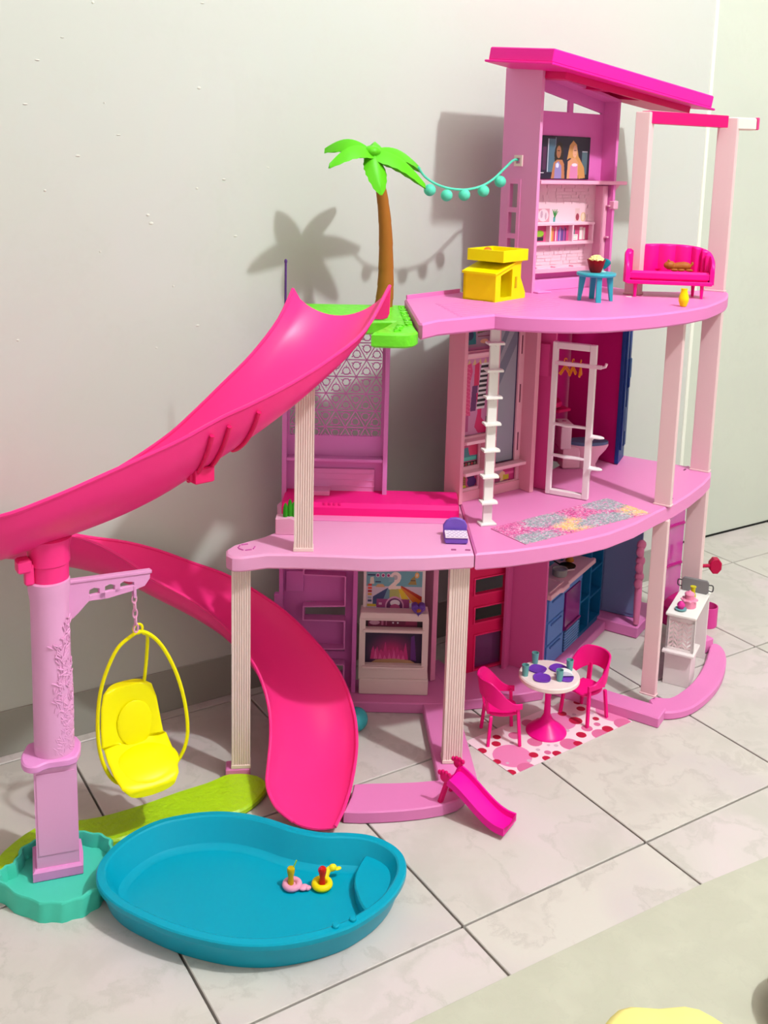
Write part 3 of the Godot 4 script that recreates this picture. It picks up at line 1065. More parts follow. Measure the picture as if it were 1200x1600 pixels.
func closet(h: Node3D) -> void:
	var f := fr(0.645, 0, 0.204, 0.995, -0.085)
	var y0 := H2
	var b := nb(f)
	b.plate(-0.002, 0.155, y0, 0.7215, -0.004, 0.0, [[0.007, 0.066, 0.503, 0.642], [0.007, 0.066, 0.656, 0.70], [0.008, 0.044, 0.448, 0.487], [0.008, 0.044, 0.408, 0.438], [0.08, 0.132, 0.442, 0.70], [0.08, 0.138, 0.404, 0.428]])
	var c := part("closet_wall", b, plastic(0.94, 0.70, 0.77), h)
	b = nb(f)
	b.bx(-0.010, -0.002, y0, 0.7215, -0.03, 0.012, 0.001)
	b.bx(0.066, 0.070, y0, 0.7215, 0.0, 0.016, 0.0006)
	b.bx(0.046, 0.050, y0, 0.497, 0.0, 0.016, 0.0006)
	b.bx(0.145, 0.155, y0, 0.7215, -0.01, 0.03, 0.001)
	b.bx(-0.002, 0.155, y0, y0 + 0.018, 0.0, 0.003, 0.0006)
	part("closet_divider", b, plastic(0.91, 0.62, 0.70), c)
	for q in [[-0.002, 0.068, 0.493, 0.018], [-0.002, 0.155, 0.436, 0.018], [-0.002, 0.06, 0.648, 0.012]]:
		b = nb(f)
		b.bx(q[0], q[1], q[2], q[2] + 0.006, -0.004, q[3], 0.0008)
		part("shelf", b, plastic(0.95, 0.74, 0.80), c)
	# the printed clothes behind the openings
	var p := Pic.new(96, 256, Color(0.72, 0.40, 0.58))
	p.rect(0, 0.0, 1, 0.20, Color(0.62, 0.45, 0.55))
	p.poly([0.02, 0.17, 0.02, 0.04, 0.15, 0.0, 0.36, 0.02, 0.40, 0.08, 0.42, 0.17], Color(0.07, 0.42, 0.47))
	p.oval(0.18, 0.09, 0.13, 0.04, Color(0.12, 0.12, 0.32))
	p.poly([0.45, 0.08, 0.48, 0.02, 0.9, 0.0, 0.92, 0.06], Color(0.35, 0.32, 0.22))
	p.rect(0.5, 0.03, 0.85, 0.045, Color(0.70, 0.65, 0.40))
	p.rect(0.48, 0.105, 0.95, 0.115, Color(0.45, 0.12, 0.25))
	p.oval(0.72, 0.15, 0.15, 0.02, Color(0.85, 0.60, 0.50))
	p.rect(0, 0.24, 1, 0.27, Color(0.55, 0.30, 0.38))
	p.rect(0, 0.27, 1, 1, Color(0.80, 0.50, 0.68))
	for i in 4: p.poly([0.12 + i * 0.2, 0.36, 0.2 + i * 0.2, 0.31, 0.22 + i * 0.2, 0.31, 0.26 + i * 0.2, 0.36], Color(0.85, 0.70, 0.50))
	p.poly([0.05, 0.36, 0.28, 0.34, 0.34, 0.42, 0.26, 0.52, 0.30, 0.82, 0.02, 0.82], Color(0.85, 0.22, 0.48))
	for i in 60: p.oval(0.06 + fmod(i * 0.37, 0.22), 0.36 + fmod(i * 0.093, 0.45), 0.012, 0.006, Color(0.92, 0.45, 0.62))
	p.rect(0.03, 0.82, 0.25, 0.97, Color(0.72, 0.25, 0.50))
	p.poly([0.42, 0.36, 0.58, 0.34, 0.58, 0.55, 0.40, 0.55], Color(0.80, 0.08, 0.35))
	p.poly([0.35, 0.55, 0.55, 0.55, 0.5, 0.78, 0.3, 0.78], Color(0.40, 0.15, 0.40))
	p.poly([0.50, 0.62, 0.72, 0.62, 0.72, 0.85, 0.98, 0.95, 0.9, 1.0, 0.62, 0.99, 0.48, 0.93, 0.58, 0.8], Color(0.82, 0.10, 0.40))
	for i in 19:
		var yy := 0.35 + i * 0.022
		p.poly([0.66 - i * 0.007, yy, 0.93 - i * 0.005, yy, 0.92 - i * 0.005, yy + 0.0225, 0.655 - i * 0.007, yy + 0.0225], Color(0.12, 0.10, 0.14) if i % 2 else Color(0.88, 0.86, 0.88))
	p.rect(0.9, 0.85, 1.0, 0.95, Color(0.3, 0.3, 0.32))
	b = nb(f)
	b.sheet(Vector3(0.005, 0.503, -0.006), Vector3(0.068, 0.503, -0.006), Vector3(0.068, 0.70, -0.006), Vector3(0.005, 0.70, -0.006))
	part("clothes_print", b, p.mat(), c)
	p = Pic.new(64, 128, Color(0.80, 0.30, 0.50))
	p.oval(0.72, 0.16, 0.3, 0.14, Color(0.85, 0.25, 0.42))
	p.poly([0.05, 0.32, 0.08, 0.1, 0.4, 0.08, 0.5, 0.26, 0.95, 0.28, 0.95, 0.38, 0.05, 0.38], Color(0.30, 0.52, 0.55))
	p.rect(0.05, 0.3, 0.9, 0.38, Color(0.35, 0.75, 0.68))
	p.rect(0.05, 0.4, 0.95, 0.5, Color(0.12, 0.08, 0.10))
	for i in 5: p.oval(0.15 + i * 0.17, 0.45, 0.07, 0.03, Color(0.75, 0.2, 0.28) if i % 2 else Color(0.6, 0.55, 0.5))
	p.rect(0, 0.5, 1, 0.62, Color(0.92, 0.72, 0.78))
	p.rect(0.02, 0.64, 0.36, 0.98, Color(0.62, 0.45, 0.22))
	for i in 7: p.rect(0.02, 0.66 + i * 0.045, 0.36, 0.675 + i * 0.045, Color(0.42, 0.28, 0.14))
	p.oval(0.62, 0.72, 0.22, 0.1, Color(0.22, 0.10, 0.30))
	p.oval(0.68, 0.86, 0.26, 0.11, Color(0.32, 0.18, 0.45))
	p.oval(0.2, 0.95, 0.18, 0.05, Color(0.85, 0.80, 0.25))
	b = nb(f)
	b.sheet(Vector3(0.006, 0.404, -0.006), Vector3(0.047, 0.404, -0.006), Vector3(0.047, 0.488, -0.006), Vector3(0.006, 0.488, -0.006))
	part("shoe_print", b, p.mat(), c)
	p = Pic.new(96, 40, Color(0.78, 0.20, 0.48))
	p.oval(0.28, 0.5, 0.28, 0.55, Color(0.78, 0.66, 0.70))
	p.rect(0, 0.55, 0.5, 1, Color(0.92, 0.85, 0.85))
	p.oval(0.5, 0.62, 0.14, 0.35, Color(0.90, 0.78, 0.58))
	p.oval(0.30, 0.82, 0.13, 0.25, Color(0.62, 0.25, 0.42))
	p.rect(0.55, 0.55, 0.78, 0.95, Color(0.80, 0.76, 0.18))
	p.rect(0.62, 0.4, 0.98, 0.6, Color(0.90, 0.40, 0.65))
	b = nb(f)
	b.sheet(Vector3(0.078, 0.404, -0.006), Vector3(0.140, 0.404, -0.006), Vector3(0.140, 0.430, -0.006), Vector3(0.078, 0.430, -0.006))
	part("basket_print", b, p.mat(), c)
	# mirror: grey pane, reflections painted on as darker diagonal bands
	b = nb(f)
	b.bx(0.078, 0.134, 0.440, 0.702, -0.008, -0.0045, 0.0)
	var mr := part("mirror_frame", b, plastic(0.16, 0.12, 0.30, 0.4), c)
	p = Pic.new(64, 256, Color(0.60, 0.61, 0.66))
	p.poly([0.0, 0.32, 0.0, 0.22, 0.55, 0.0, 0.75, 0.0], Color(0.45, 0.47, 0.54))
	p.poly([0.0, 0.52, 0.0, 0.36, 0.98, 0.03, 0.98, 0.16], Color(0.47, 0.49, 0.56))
	b = nb(f)
	b.sheet(Vector3(0.079, 0.4435, -0.0040), Vector3(0.1295, 0.4435, -0.0040), Vector3(0.1295, 0.70, -0.0040), Vector3(0.079, 0.70, -0.0040))
	part("mirror_pane", b, p.mat(0.2), mr)
	b = nb(f)
	for yy in [0.46, 0.55, 0.64]:
		b = nb(f)
		b.bx(0.137, 0.1395, yy, yy + 0.034, -0.001, 0.0004)
		part("hinge_slot", b, plastic(0.45, 0.18, 0.28), c)  # slots drawn as dark strips, their inner shade put into the colour
	b = nb(f)
	b.bx(0.155, 0.172, y0, 0.7215, -0.004, 0.012, 0.001)
	part("closet_divider", b, plastic(0.88, 0.54, 0.65), c)
	# white climbing pole with seven steps
	var g := fr(0.621, 0, 0.316, 0.96, 0.28)
	b = nb(g)
	b.bx(-0.008, 0.008, H2, 0.7215, -0.003, 0.003, 0.0008)
	b.bx(-0.014, 0.014, H2, H2 + 0.004, -0.01, 0.01, 0.001)
	var pole := part("climbing_pole", b, WHITE, h)
	for k in 7:
		b = nb(g)
		var yy := 0.4235 + k * 0.0445
		b.prism(v2([-0.014, -0.006, 0.011, -0.006, 0.0145, 0.004, 0.0125, 0.014, -0.0155, 0.014]), yy, yy + 0.004, 0.0006)
		b.ball(Vector3(0.0, yy - 0.001, 0.0085), Vector3(0.0014, 0.003, 0.0014), 8, 5)
		part("step", b, plastic(0.94, 0.92, 0.90), pole)


func bathroom(h: Node3D) -> void:
	var f := fr(0.829, 0, 0.215, 0.9, -0.43)
	var top := 0.7215
	var b := nb(f)
	b.bx(-0.004, 0.004, H2, top, -0.045, 0.012, 0.001)
	b.bx(0.0, 0.062, H2, top, -0.05, -0.044, 0.001)
	b.bx(0.055, 0.104, H2, 0.635, -0.075, -0.069, 0.001)
	b.bx(0.05, 0.062, H2, top, -0.076, -0.046, 0.001)
	b.bx(-0.012, 0.03, 0.60, 0.66, -0.046, 0.004, 0.001)
	part("bathroom_wall", b, plastic(0.90, 0.30, 0.60), h)
	b = nb(f)
	b.bx(0.10, 0.276, H2, top, -0.075, -0.068, 0.001)
	b.bar(Vector3(0.255, (H2 + top) / 2 - 0.168, -0.07), Vector3(0.255, (H2 + top) / 2 + 0.168, -0.07), 0.004, 0.004)
	b.x = fr(1.044, 0, 0.04, 0.2, 0.98)
	b.bx(0.0, 0.122, H2, top, -0.004, 0.003, 0.001)
	b.x = f
	b.bx(0.115, 0.1175, H2, top, -0.068, -0.062)
	b.bx(0.17, 0.1725, H2, top, -0.068, -0.062)
	b.bx(0.03, 0.10, H2, 0.44, -0.075, -0.07)
	var wl := part("bathroom_wall", b, plastic(0.80, 0.12, 0.50), h)
	b = nb(f)
	b.x = Transform3D()
	b.prism(v2([0.905, 0.075, 0.985, 0.075, 0.965, 0.105, 0.905, 0.12]), 0.502, 0.514, 0.002)
	b.prism(v2([0.93, 0.085, 0.985, 0.085, 0.985, 0.11, 0.95, 0.115]), 0.493, 0.499, 0.001)
	part("washbasin", b, plastic(0.80, 0.08, 0.38), wl)
	b = nb(f)
	b.x = Transform3D()
	b.bx(0.90, 0.945, 0.462, 0.493, 0.075, 0.112, 0.002)
	part("basin_cabinet", b, plastic(0.90, 0.40, 0.66), wl)
	b = nb(f)
	b.bx(-0.002, 0.10, H2, H2 + 0.008, -0.07, -0.052, 0.001)
	part("bathroom_sill", b, plastic(0.86, 0.36, 0.62), wl)
	b = nb(f)
	b.bx(0.18, 0.24, H2, H2 + 0.006, -0.068, -0.04, 0.001)
	part("bathroom_sill", b, plastic(0.86, 0.36, 0.62), wl)
	# blue door folded open, seen nearly edge on
	var g := fr(1.064, 0, 0.166, 0.82, -0.57)
	b = nb(g)
	b.bx(0.0, 0.062, H2 + 0.002, top, -0.004, 0.004, 0.001)
	b.bx(0.004, 0.02, H2 + 0.03, 0.69, 0.004, 0.008, 0.001)
	b.bx(0.026, 0.034, 0.54, 0.60, 0.004, 0.012, 0.002)
	b.bx(0.016, 0.03, 0.45, 0.50, 0.004, 0.009, 0.002)
	b.bx(0.04, 0.058, H2 + 0.03, 0.69, 0.004, 0.007, 0.001)
	var dr := part("shower_door", b, plastic(0.10, 0.22, 0.50), h)
	b = nb(g)
	b.bx(0.026, 0.036, 0.56, 0.60, 0.008, 0.013, 0.002)
	part("handle", b, plastic(0.30, 0.45, 0.65), dr)
	# white open frame door with a rail and ledges
	g = fr(0.817, 0, 0.237, 0.038, 0.064)
	b = nb(g)
	var ft := 0.668
	b.bx(0.0, 0.009, H2 + 0.001, ft, -0.008, 0.003, 0.001)
	b.bx(0.068, 0.079, H2 + 0.001, ft, -0.008, 0.003, 0.001)
	b.bx(0.009, 0.068, ft - 0.012, ft, -0.008, 0.003, 0.001)
	b.bx(0.009, 0.068, H2 + 0.001, H2 + 0.010, -0.008, 0.003, 0.001)
	var fm := part("wardrobe_frame", b, plastic(0.95, 0.88, 0.90), h)
	for q in [0.458, 0.516]:
		b = nb(g)
		b.prism(v2([0.008, -0.004, 0.069, -0.004, 0.069, 0.004, 0.05, 0.005, 0.035, 0.010, 0.02, 0.005, 0.008, 0.004]), q, q + 0.004, 0.0008)
		part("ledge", b, plastic(0.96, 0.90, 0.92), fm)
	b = nb(g)
	b.bar(Vector3(0.005, 0.630, 0.0), Vector3(0.09, 0.630, 0.0), 0.007, 0.007, Vector3(0, 0, 1), 0.001)
	b.tube(v3([0.09, 0.63, 0, 0.096, 0.632, 0, 0.098, 0.638, 0]), 0.0025, 8)
	part("clothes_rail", b, plastic(0.94, 0.80, 0.86), fm)
	for q in [0.444, 0.502]:
		b = nb(g)
		b.prism(v2([0.078, -0.008, 0.095, -0.006, 0.102, 0.0, 0.095, 0.006, 0.078, 0.008]), q, q + 0.004, 0.001)
		b.slab(v2([0.079, q - 0.008, 0.085, q, 0.079, q]), -0.001, 0.001)
		part("step", b, plastic(0.96, 0.93, 0.94), fm)


func kitchen(h: Node3D) -> void:
	var f := fr(0.842, 0, 0.231, 0.9, -0.43)
	var blue := plastic(0.37, 0.53, 0.80)
	var teal := plastic(0.08, 0.42, 0.62)
	var top := 0.358
	var b := nb(f)
	b.bx(-0.009, -0.001, H1, top, -0.07, 0.0005, 0.001)
	b.bx(-0.030, -0.009, H1, top, -0.075, -0.068, 0.001)
	part("kitchen_side", b, plastic(0.85, 0.36, 0.62), h)
	b = nb(f)
	b.bx(0.0, 0.30, H1, top, -0.062, -0.056, 0.001)
	b.bx(0.0, 0.092, H1, 0.168, -0.056, -0.002, 0.001)
	b.bx(0.088, 0.175, H1, 0.068, -0.056, -0.001, 0.001)
	b.bx(0.168, 0.178, 0.068, 0.168, -0.056, -0.001, 0.001)
	b.bx(0.086, 0.178, 0.152, 0.168, -0.056, 0.001, 0.001)
	var c := part("kitchen_cabinet", b, blue, h)
	for k in 3:
		b = nb(f)
		b.bx(0.008, 0.084, 0.026 + k * 0.047, 0.069 + k * 0.047, -0.003, 0.0015, 0.0012)
		var d := part("drawer", b, blue, c)
		b = nb(f)
		b.bx(0.02, 0.07, 0.062 + k * 0.047, 0.065 + k * 0.047, 0.001, 0.004, 0.0006)
		part("handle", b, plastic(0.30, 0.45, 0.72), d)
	b = nb(f)
	b.prism(v2([0.0, -0.056, 0.232, -0.056, 0.234, 0.006, 0.23, 0.008, 0.085, 0.008, 0.08, 0.012, 0.05, 0.012, 0.045, 0.008, 0.0, 0.008]), 0.168, 0.178, 0.0015)
	var ct := part("worktop", b, plastic(0.93, 0.72, 0.77), c)
	b = nb(f)
	b.plate(0.008, 0.088, -0.004, 0.038, 0.0, 0.002, [])
	var fx := f * Transform3D(Basis(Vector3(1, 0, 0), Vector3(0, 0, -1), Vector3(0, 1, 0)), Vector3(0, 0.178, 0))
	b = nb(fx)
	b.plate(0.01, 0.078, 0.0, 0.042, 0.0, 0.002, [[0.015, 0.073, 0.005, 0.037]])
	part("sink_rim", b, plastic(0.92, 0.74, 0.78), ct)
	b = nb(f)
	b.bx(0.092, 0.168, 0.070, 0.150, -0.002, 0.002, 0.0005)
	var od := part("oven_door", b, clear(0.55, 0.10, 0.50, 0.75), c)
	b = nb(f)
	b.bx(0.094, 0.17, 0.071, 0.076, 0.002, 0.005, 0.001)
	part("handle", b, plastic(0.55, 0.12, 0.45), od)
	b = nb(f)
	b.bx(0.096, 0.168, 0.105, 0.107, -0.05, -0.004)
	part("oven_rack", b, plastic(0.5, 0.45, 0.7), c)
	for k in 7:
		b = nb(f)
		b.bx(0.096, 0.168, 0.027 + k * 0.0058, 0.0300 + k * 0.0058, -0.001, 0.0025, 0.0)
		part("slat", b, plastic(0.45, 0.62, 0.85), c)
	b = nb(f)
	b.bx(0.094, 0.170, 0.024, 0.067, -0.002, 0.0002)
	part("slat_shade_sheet", b, plastic(0.10, 0.22, 0.42), c)  # dark sheet stands for the shade between the slats
	# tall open shelves in teal blue
	b = nb(f)
	b.plate(0.178, 0.30, H1, top, -0.03, -0.001, [[0.182, 0.227, 0.028, 0.094], [0.182, 0.227, 0.098, 0.160], [0.234, 0.296, 0.03, 0.085], [0.234, 0.296, 0.09, 0.143], [0.234, 0.296, 0.148, 0.20], [0.234, 0.296, 0.205, 0.26], [0.234, 0.296, 0.265, 0.33], [0.178, 0.227, 0.168, 0.352]])
	b.bx(0.178, 0.30, H1, top, -0.056, -0.045, 0.0)
	part("larder_shelves", b, teal, c)
	b = nb(f)
	b.bx(0.0, 0.232, 0.178, 0.30, -0.056, -0.054)
	part("splashback", b, plastic(0.28, 0.50, 0.66), c)
	b = nb(f)
	b.tube(smooth3(v3([0.0, 0.335, -0.002, 0.0, 0.345, 0.006, 0.004, 0.338, 0.012]), 4), 0.003, 8)
	part("wall_hook", b, plastic(0.80, 0.50, 0.10), h)
	# fridge door standing open
	var g := fr(1.129, 0, 0.082, 0.49, 0.87)
	b = nb(g)
	b.bx(0.0, 0.084, 0.027, 0.345, -0.004, 0.004, 0.0015)
	var fd := part("fridge_door", b, plastic(0.50, 0.56, 0.74), h)
	b = nb(g)
	b.bx(0.006, 0.078, 0.035, 0.34, 0.004, 0.0055, 0.001)
	part("door_panel", b, plastic(0.48, 0.53, 0.70), fd)
	b = nb(g)
	b.bx(0.073, 0.080, 0.10, 0.20, -0.010, -0.004, 0.001)
	part("handle", b, plastic(0.35, 0.40, 0.60), fd)
	# pots and bottles stand on the worktop: things of their own, see ground_floor_things


func red_door(h: Node3D) -> void:
	var f := fr(0.72, 0, 0.157, 1.0, 0.08)
	var b := nb(f)
	var m := plastic(0.88, 0.07, 0.36)
	b.plate(-0.030, 0.095, H1, 0.358, -0.006, 0.002, [[0.005, 0.073, 0.177, 0.207], [0.007, 0.073, 0.12, 0.149], [0.010, 0.072, 0.025, 0.093]])
	var d := part("front_door", b, m, h)
	for q in [[0.005, 0.073, 0.177, 0.207], [0.007, 0.073, 0.12, 0.149], [0.010, 0.072, 0.025, 0.093]]:
		b = nb(f)
		b.plate(q[0] - 0.003, q[1] + 0.003, q[2] - 0.003, q[3] + 0.003, 0.002, 0.004, [q])
		part("window_frame", b, plastic(0.92, 0.16, 0.42), d)
	b = nb(f)
	b.bx(0.010, 0.072, 0.025, 0.093, -0.004, -0.002)
	part("pane", b, clear(0.45, 0.15, 0.42, 0.6), d)
	b = nb(f)
	b.bx(0.082, 0.090, 0.185, 0.215, 0.002, 0.008, 0.001)
	part("handle", b, m, d)
	b = nb(f)
	b.bx(0.095, 0.110, H1, 0.358, -0.02, 0.004, 0.001)
	b.bx(0.110, 0.118, H1, 0.358, -0.03, -0.004, 0.001)
	part("door_jamb", b, plastic(0.88, 0.55, 0.76), h)
	b = nb(f)
	b.bx(-0.085, -0.074, H1, 0.358, -0.04, 0.0, 0.001)
	part("door_jamb", b, plastic(0.88, 0.55, 0.70), h)


func shelf_panel(h: Node3D) -> void:
	var f := fr(0.497, 0, 0.121, 0.846, 0.534)
	var b := nb(f)
	b.plate(-0.145, -0.008, H1, 0.358, -0.026, -0.022, [[-0.101, -0.028, 0.159, 0.186], [-0.101, -0.028, 0.09, 0.104], [-0.101, -0.028, 0.05, 0.066]])
	b.bx(-0.147, -0.140, H1, 0.358, -0.026, -0.004, 0.001)
	b.bx(-0.014, -0.006, H1, 0.358, -0.026, 0.0, 0.001)
	b.bx(-0.156, -0.144, 0.18, 0.206, -0.016, -0.004, 0.002)
	b.bx(-0.136, -0.104, 0.205, 0.245, -0.022, -0.018, 0.004)
	var p := part("shelf_wall", b, plastic(0.82, 0.42, 0.72), h)
	b = nb(f)
	var zig := v2([-0.103, 0.34, -0.103, 0.245, -0.028, 0.243, -0.028, 0.187, -0.103, 0.184, -0.103, 0.158, -0.028, 0.158, -0.028, 0.104, -0.1, 0.102, -0.1, 0.075, -0.028, 0.073, -0.028, 0.03])
	for i in zig.size() - 1:
		b.bar(Vector3(zig[i].x, zig[i].y, -0.012), Vector3(zig[i + 1].x, zig[i + 1].y, -0.012), 0.0028, 0.02, Vector3(0, 0, 1), 0.0006)
	part("step_rib", b, plastic(0.86, 0.48, 0.75), p)


func lift(h: Node3D) -> void:
	# translucent magenta shaft between the two right posts
	var b := nb()
	var pts := smooth2(v2([1.185, 0.19, 1.235, 0.165, 1.285, 0.158]), 5, false)
	var outer := PackedVector2Array()
	for p in pts: outer.append(p)
	for i in pts.size(): outer.append(pts[pts.size() - 1 - i] + Vector2(0.002, 0.0035))
	b.prism(outer, 0.03, 0.35)
	var l := part("lift_shell", b, clear(0.82, 0.10, 0.66, 0.62), h)
	for yy in [0.135, 0.225]:
		b = nb()
		for i in pts.size() - 1:
			b.bar(Vector3(pts[i].x, yy, pts[i].y + 0.005), Vector3(pts[i + 1].x, yy, pts[i + 1].y + 0.005), 0.004, 0.005)
		part("lift_band", b, plastic(0.72, 0.06, 0.50), l)
	b = nb()
	b.prism(smooth2(v2([1.19, 0.200, 1.235, 0.175, 1.28, 0.166, 1.285, 0.185, 1.275, 0.205, 1.24, 0.235, 1.205, 0.235]), 3), 0.03, 0.07, 0.003)
	part("lift_floor", b, plastic(0.72, 0.05, 0.42), l)
	b = nb(pos(1.142, 0, 0.178))
	for k in 3:
		b.ball(Vector3(0, 0.205 - k * 0.035, 0), Vector3(0.011, 0.011, 0.009), 10, 6)
		b.ball(Vector3(-0.006, 0.192 - k * 0.035, 0.003), Vector3(0.009, 0.012, 0.008), 10, 6)
	b.lathe([[0.006, 0.03], [0.008, 0.08], [0.006, 0.20]], 10)
	part("flower_finial", b, plastic(0.92, 0.50, 0.68), l)
	b = nb(fr(1.350, 0.127, 0.2, 0.846, 0.534))
	var oct := PackedVector2Array()
	for i in 8:
		var a := TAU * (i + 0.5) / 8
		oct.append(Vector2(cos(a) * 0.014, sin(a) * 0.0185))
	b.slab(oct, -0.008, 0.008, 0.002)
	var kn := part("crank_knob", b, plastic(0.72, 0.03, 0.26), h)
	b = nb()
	b.tube(v3([1.340, 0.127, 0.196, 1.315, 0.127, 0.185, 1.288, 0.127, 0.165]), 0.004, 10)
	part("axle", b, plastic(0.72, 0.03, 0.26), kn)


# ---------------------------------------------------------------- big slide
var SA := PackedVector3Array()
var SB := PackedVector3Array()
var SD := []


func chute_ring(i: int, out: float, t: float) -> Vector3:
	var a := SA[i]
	var c := SB[i]
	var dep: float = SD[i]
	var p := a.lerp(c, t)
	var s := sin(PI * clampf(t, 0, 1))
	p.y -= dep * pow(maxf(s, 0.0), 0.62)
	if out > 0.0:
		var ac := (c - a)
		ac.y = 0
		ac = ac.normalized()
		var an := PI * t
		p += (-ac * cos(an) + Vector3.DOWN * sin(an)) * out
	return p


func chute(i0: int, i1: int) -> MB:
	var b := nb()
	var n := 16
	var rings := []
	for i in range(i0, i1 + 1):
		var r := PackedVector3Array()
		for k in n + 1: r.append(chute_ring(i, 0.0, float(k) / n))
		for k in n + 1: r.append(chute_ring(i, 0.0032, 1.0 - float(k) / n))
		rings.append(r)
	b.loft(rings, false)
	var m := n + 1
	for e in [[0, 1], [rings.size() - 1, -1]]:
		var r: PackedVector3Array = rings[e[0]]
		for k in n:
			var q := [r[k], r[k + 1], r[2 * m - 2 - k], r[2 * m - 1 - k]]
			if e[1] > 0:
				b.tri(q[0], q[1], q[2]); b.tri(q[0], q[2], q[3])
			else:
				b.tri(q[0], q[2], q[1]); b.tri(q[0], q[3], q[2])
	for side in [0, 1]:
		var line := PackedVector3Array()
		for i in range(i0, i1 + 1):
			line.append(chute_ring(i, 0.0016, float(side)))
		b.tube(line, 0.0028, 8)
	return b


func big_slide() -> void:
	var st := [
		[0.302, 0.784, 0.230, 0.439, 0.788, 0.279, 0.043], [0.268, 0.742, 0.250, 0.345, 0.737, 0.362, 0.050], [0.221, 0.697, 0.262, 0.267, 0.706, 0.395, 0.058],
		[0.174, 0.657, 0.263, 0.205, 0.681, 0.405, 0.062], [0.136, 0.623, 0.259, 0.150, 0.659, 0.402, 0.064], [0.098, 0.590, 0.253, 0.113, 0.644, 0.395, 0.064],
		[0.050, 0.560, 0.247, 0.057, 0.619, 0.390, 0.064], [0.000, 0.535, 0.242, 0.014, 0.603, 0.385, 0.062], [-0.050, 0.517, 0.238, -0.043, 0.583, 0.380, 0.058],
		[-0.100, 0.502, 0.235, -0.099, 0.564, 0.375, 0.054], [-0.155, 0.488, 0.226, -0.165, 0.544, 0.360, 0.052], [-0.195, 0.476, 0.205, -0.250, 0.526, 0.305, 0.05],
		[-0.208, 0.466, 0.178, -0.290, 0.508, 0.21, 0.05], [-0.195, 0.456, 0.152, -0.265, 0.486, 0.09, 0.05], [-0.155, 0.447, 0.136, -0.19, 0.456, 0.03, 0.05],
		[-0.100, 0.439, 0.13, -0.11, 0.425, 0.014, 0.05], [-0.045, 0.428, 0.128, -0.035, 0.395, 0.016, 0.05], [0.012, 0.405, 0.132, 0.04, 0.368, 0.022, 0.05],
		[0.063, 0.369, 0.140, 0.10, 0.349, 0.024, 0.05], [0.10, 0.335, 0.148, 0.155, 0.325, 0.026, 0.05], [0.169, 0.282, 0.155, 0.214, 0.293, 0.03, 0.052],
		[0.219, 0.230, 0.161, 0.283, 0.255, 0.037, 0.052], [0.257, 0.171, 0.182, 0.352, 0.203, 0.075, 0.052], [0.267, 0.134, 0.207, 0.390, 0.160, 0.125, 0.05],
		[0.263, 0.105, 0.238, 0.413, 0.115, 0.190, 0.046], [0.248, 0.083, 0.272, 0.411, 0.072, 0.245, 0.042], [0.230, 0.063, 0.302, 0.387, 0.044, 0.298, 0.034],
		[0.214, 0.048, 0.332, 0.343, 0.028, 0.358, 0.022], [0.212, 0.034, 0.366, 0.303, 0.02, 0.402, 0.014], [0.226, 0.022, 0.395, 0.276, 0.014, 0.424, 0.006]]
	var a := PackedVector3Array()
	var c := PackedVector3Array()
	var d := PackedVector2Array()
	for s in st:
		a.append(Vector3(s[0], s[1], s[2]))
		c.append(Vector3(s[3], s[4], s[5]))
		d.append(Vector2(s[6], 0))
	SA = smooth3(a, 4)
	SB = smooth3(c, 4)
	for q in smooth2(d, 4, false): SD.append(q.x)
	var t := thing("spiral_slide", "long hot pink slide curving from the green roof deck down to the pool", "slide", pos(0.3, 0, 0.36))
	part("upper_chute", chute(0, 23), SLIDE, t)
	part("middle_chute", chute(23, 66), SLIDE, t)
	part("lower_chute", chute(66, SA.size() - 1), SLIDE, t)
	# square wing at the top beside the deck
	var b := nb()
	b.x = fr(0.435, 0, 0.282, 0.846, 0.534)
	b.slab(v2([-0.030, 0.737, -0.006, 0.7365, 0.001, 0.739, 0.004, 0.746, 0.005, 0.788, 0.0, 0.788, -0.012, 0.765]), -0.003, 0.0, 0.0006)
	part("side_wing", b, SLIDE, t)
	# ribs and the joint bracket under the outer wall
	for q in [[15, 0.0055], [19, 0.006], [21, 0.006], [86, 0.0055]]:
		b = nb()
		var line := PackedVector3Array()
		for k in 12: line.append(chute_ring(q[0], q[1], 0.97 - k * 0.04))
		b.tube(line, 0.0032, 8)
		part("rib", b, plastic(0.90, 0.10, 0.38, 0.35), t)
	b = nb()
	var e := chute_ring(20, 0.004, 0.6)
	b.x = Transform3D(Basis(Vector3.UP, 0.15), e)
	b.bx(-0.018, 0.012, -0.012, 0.010, -0.012, 0.016, 0.002)
	b.bx(-0.022, -0.016, -0.008, 0.006, -0.004, 0.01, 0.001)
	part("joint_bracket", b, plastic(0.92, 0.12, 0.42, 0.35), t)
	# the socket on the support post
	b = nb(pos(-0.088, 0, 0.298))
	b.lathe([[0.0235, 0.424], [0.025, 0.43], [0.025, 0.450], [0.027, 0.452], [0.027, 0.47], [0.03, 0.486], [0.02, 0.49]], 30)
	b.box(Vector3(-0.035, 0.457, 0.012), Vector3(0.018, 0.018, 0.02), 0.003)
	b.box(Vector3(-0.028, 0.443, 0.01), Vector3(0.012, 0.03, 0.012), 0.003)
	part("socket", b, SLIDE, t)
	# slim purple rod behind the top of the slide
	b = nb()
	b.tube(v3([0.300, 0.735, 0.205, 0.3, 0.78, 0.205, 0.300, 0.822, 0.205]), 0.0018, 8)
	b.ball(Vector3(0.3, 0.823, 0.205), Vector3(0.0025, 0.004, 0.0025), 8, 6)
	solo("thin_rod", b, plastic(0.35, 0.22, 0.48), "thin dark purple rod standing upright behind the slide's top end", "rod", Vector3(0.30, 0.735, 0.205))


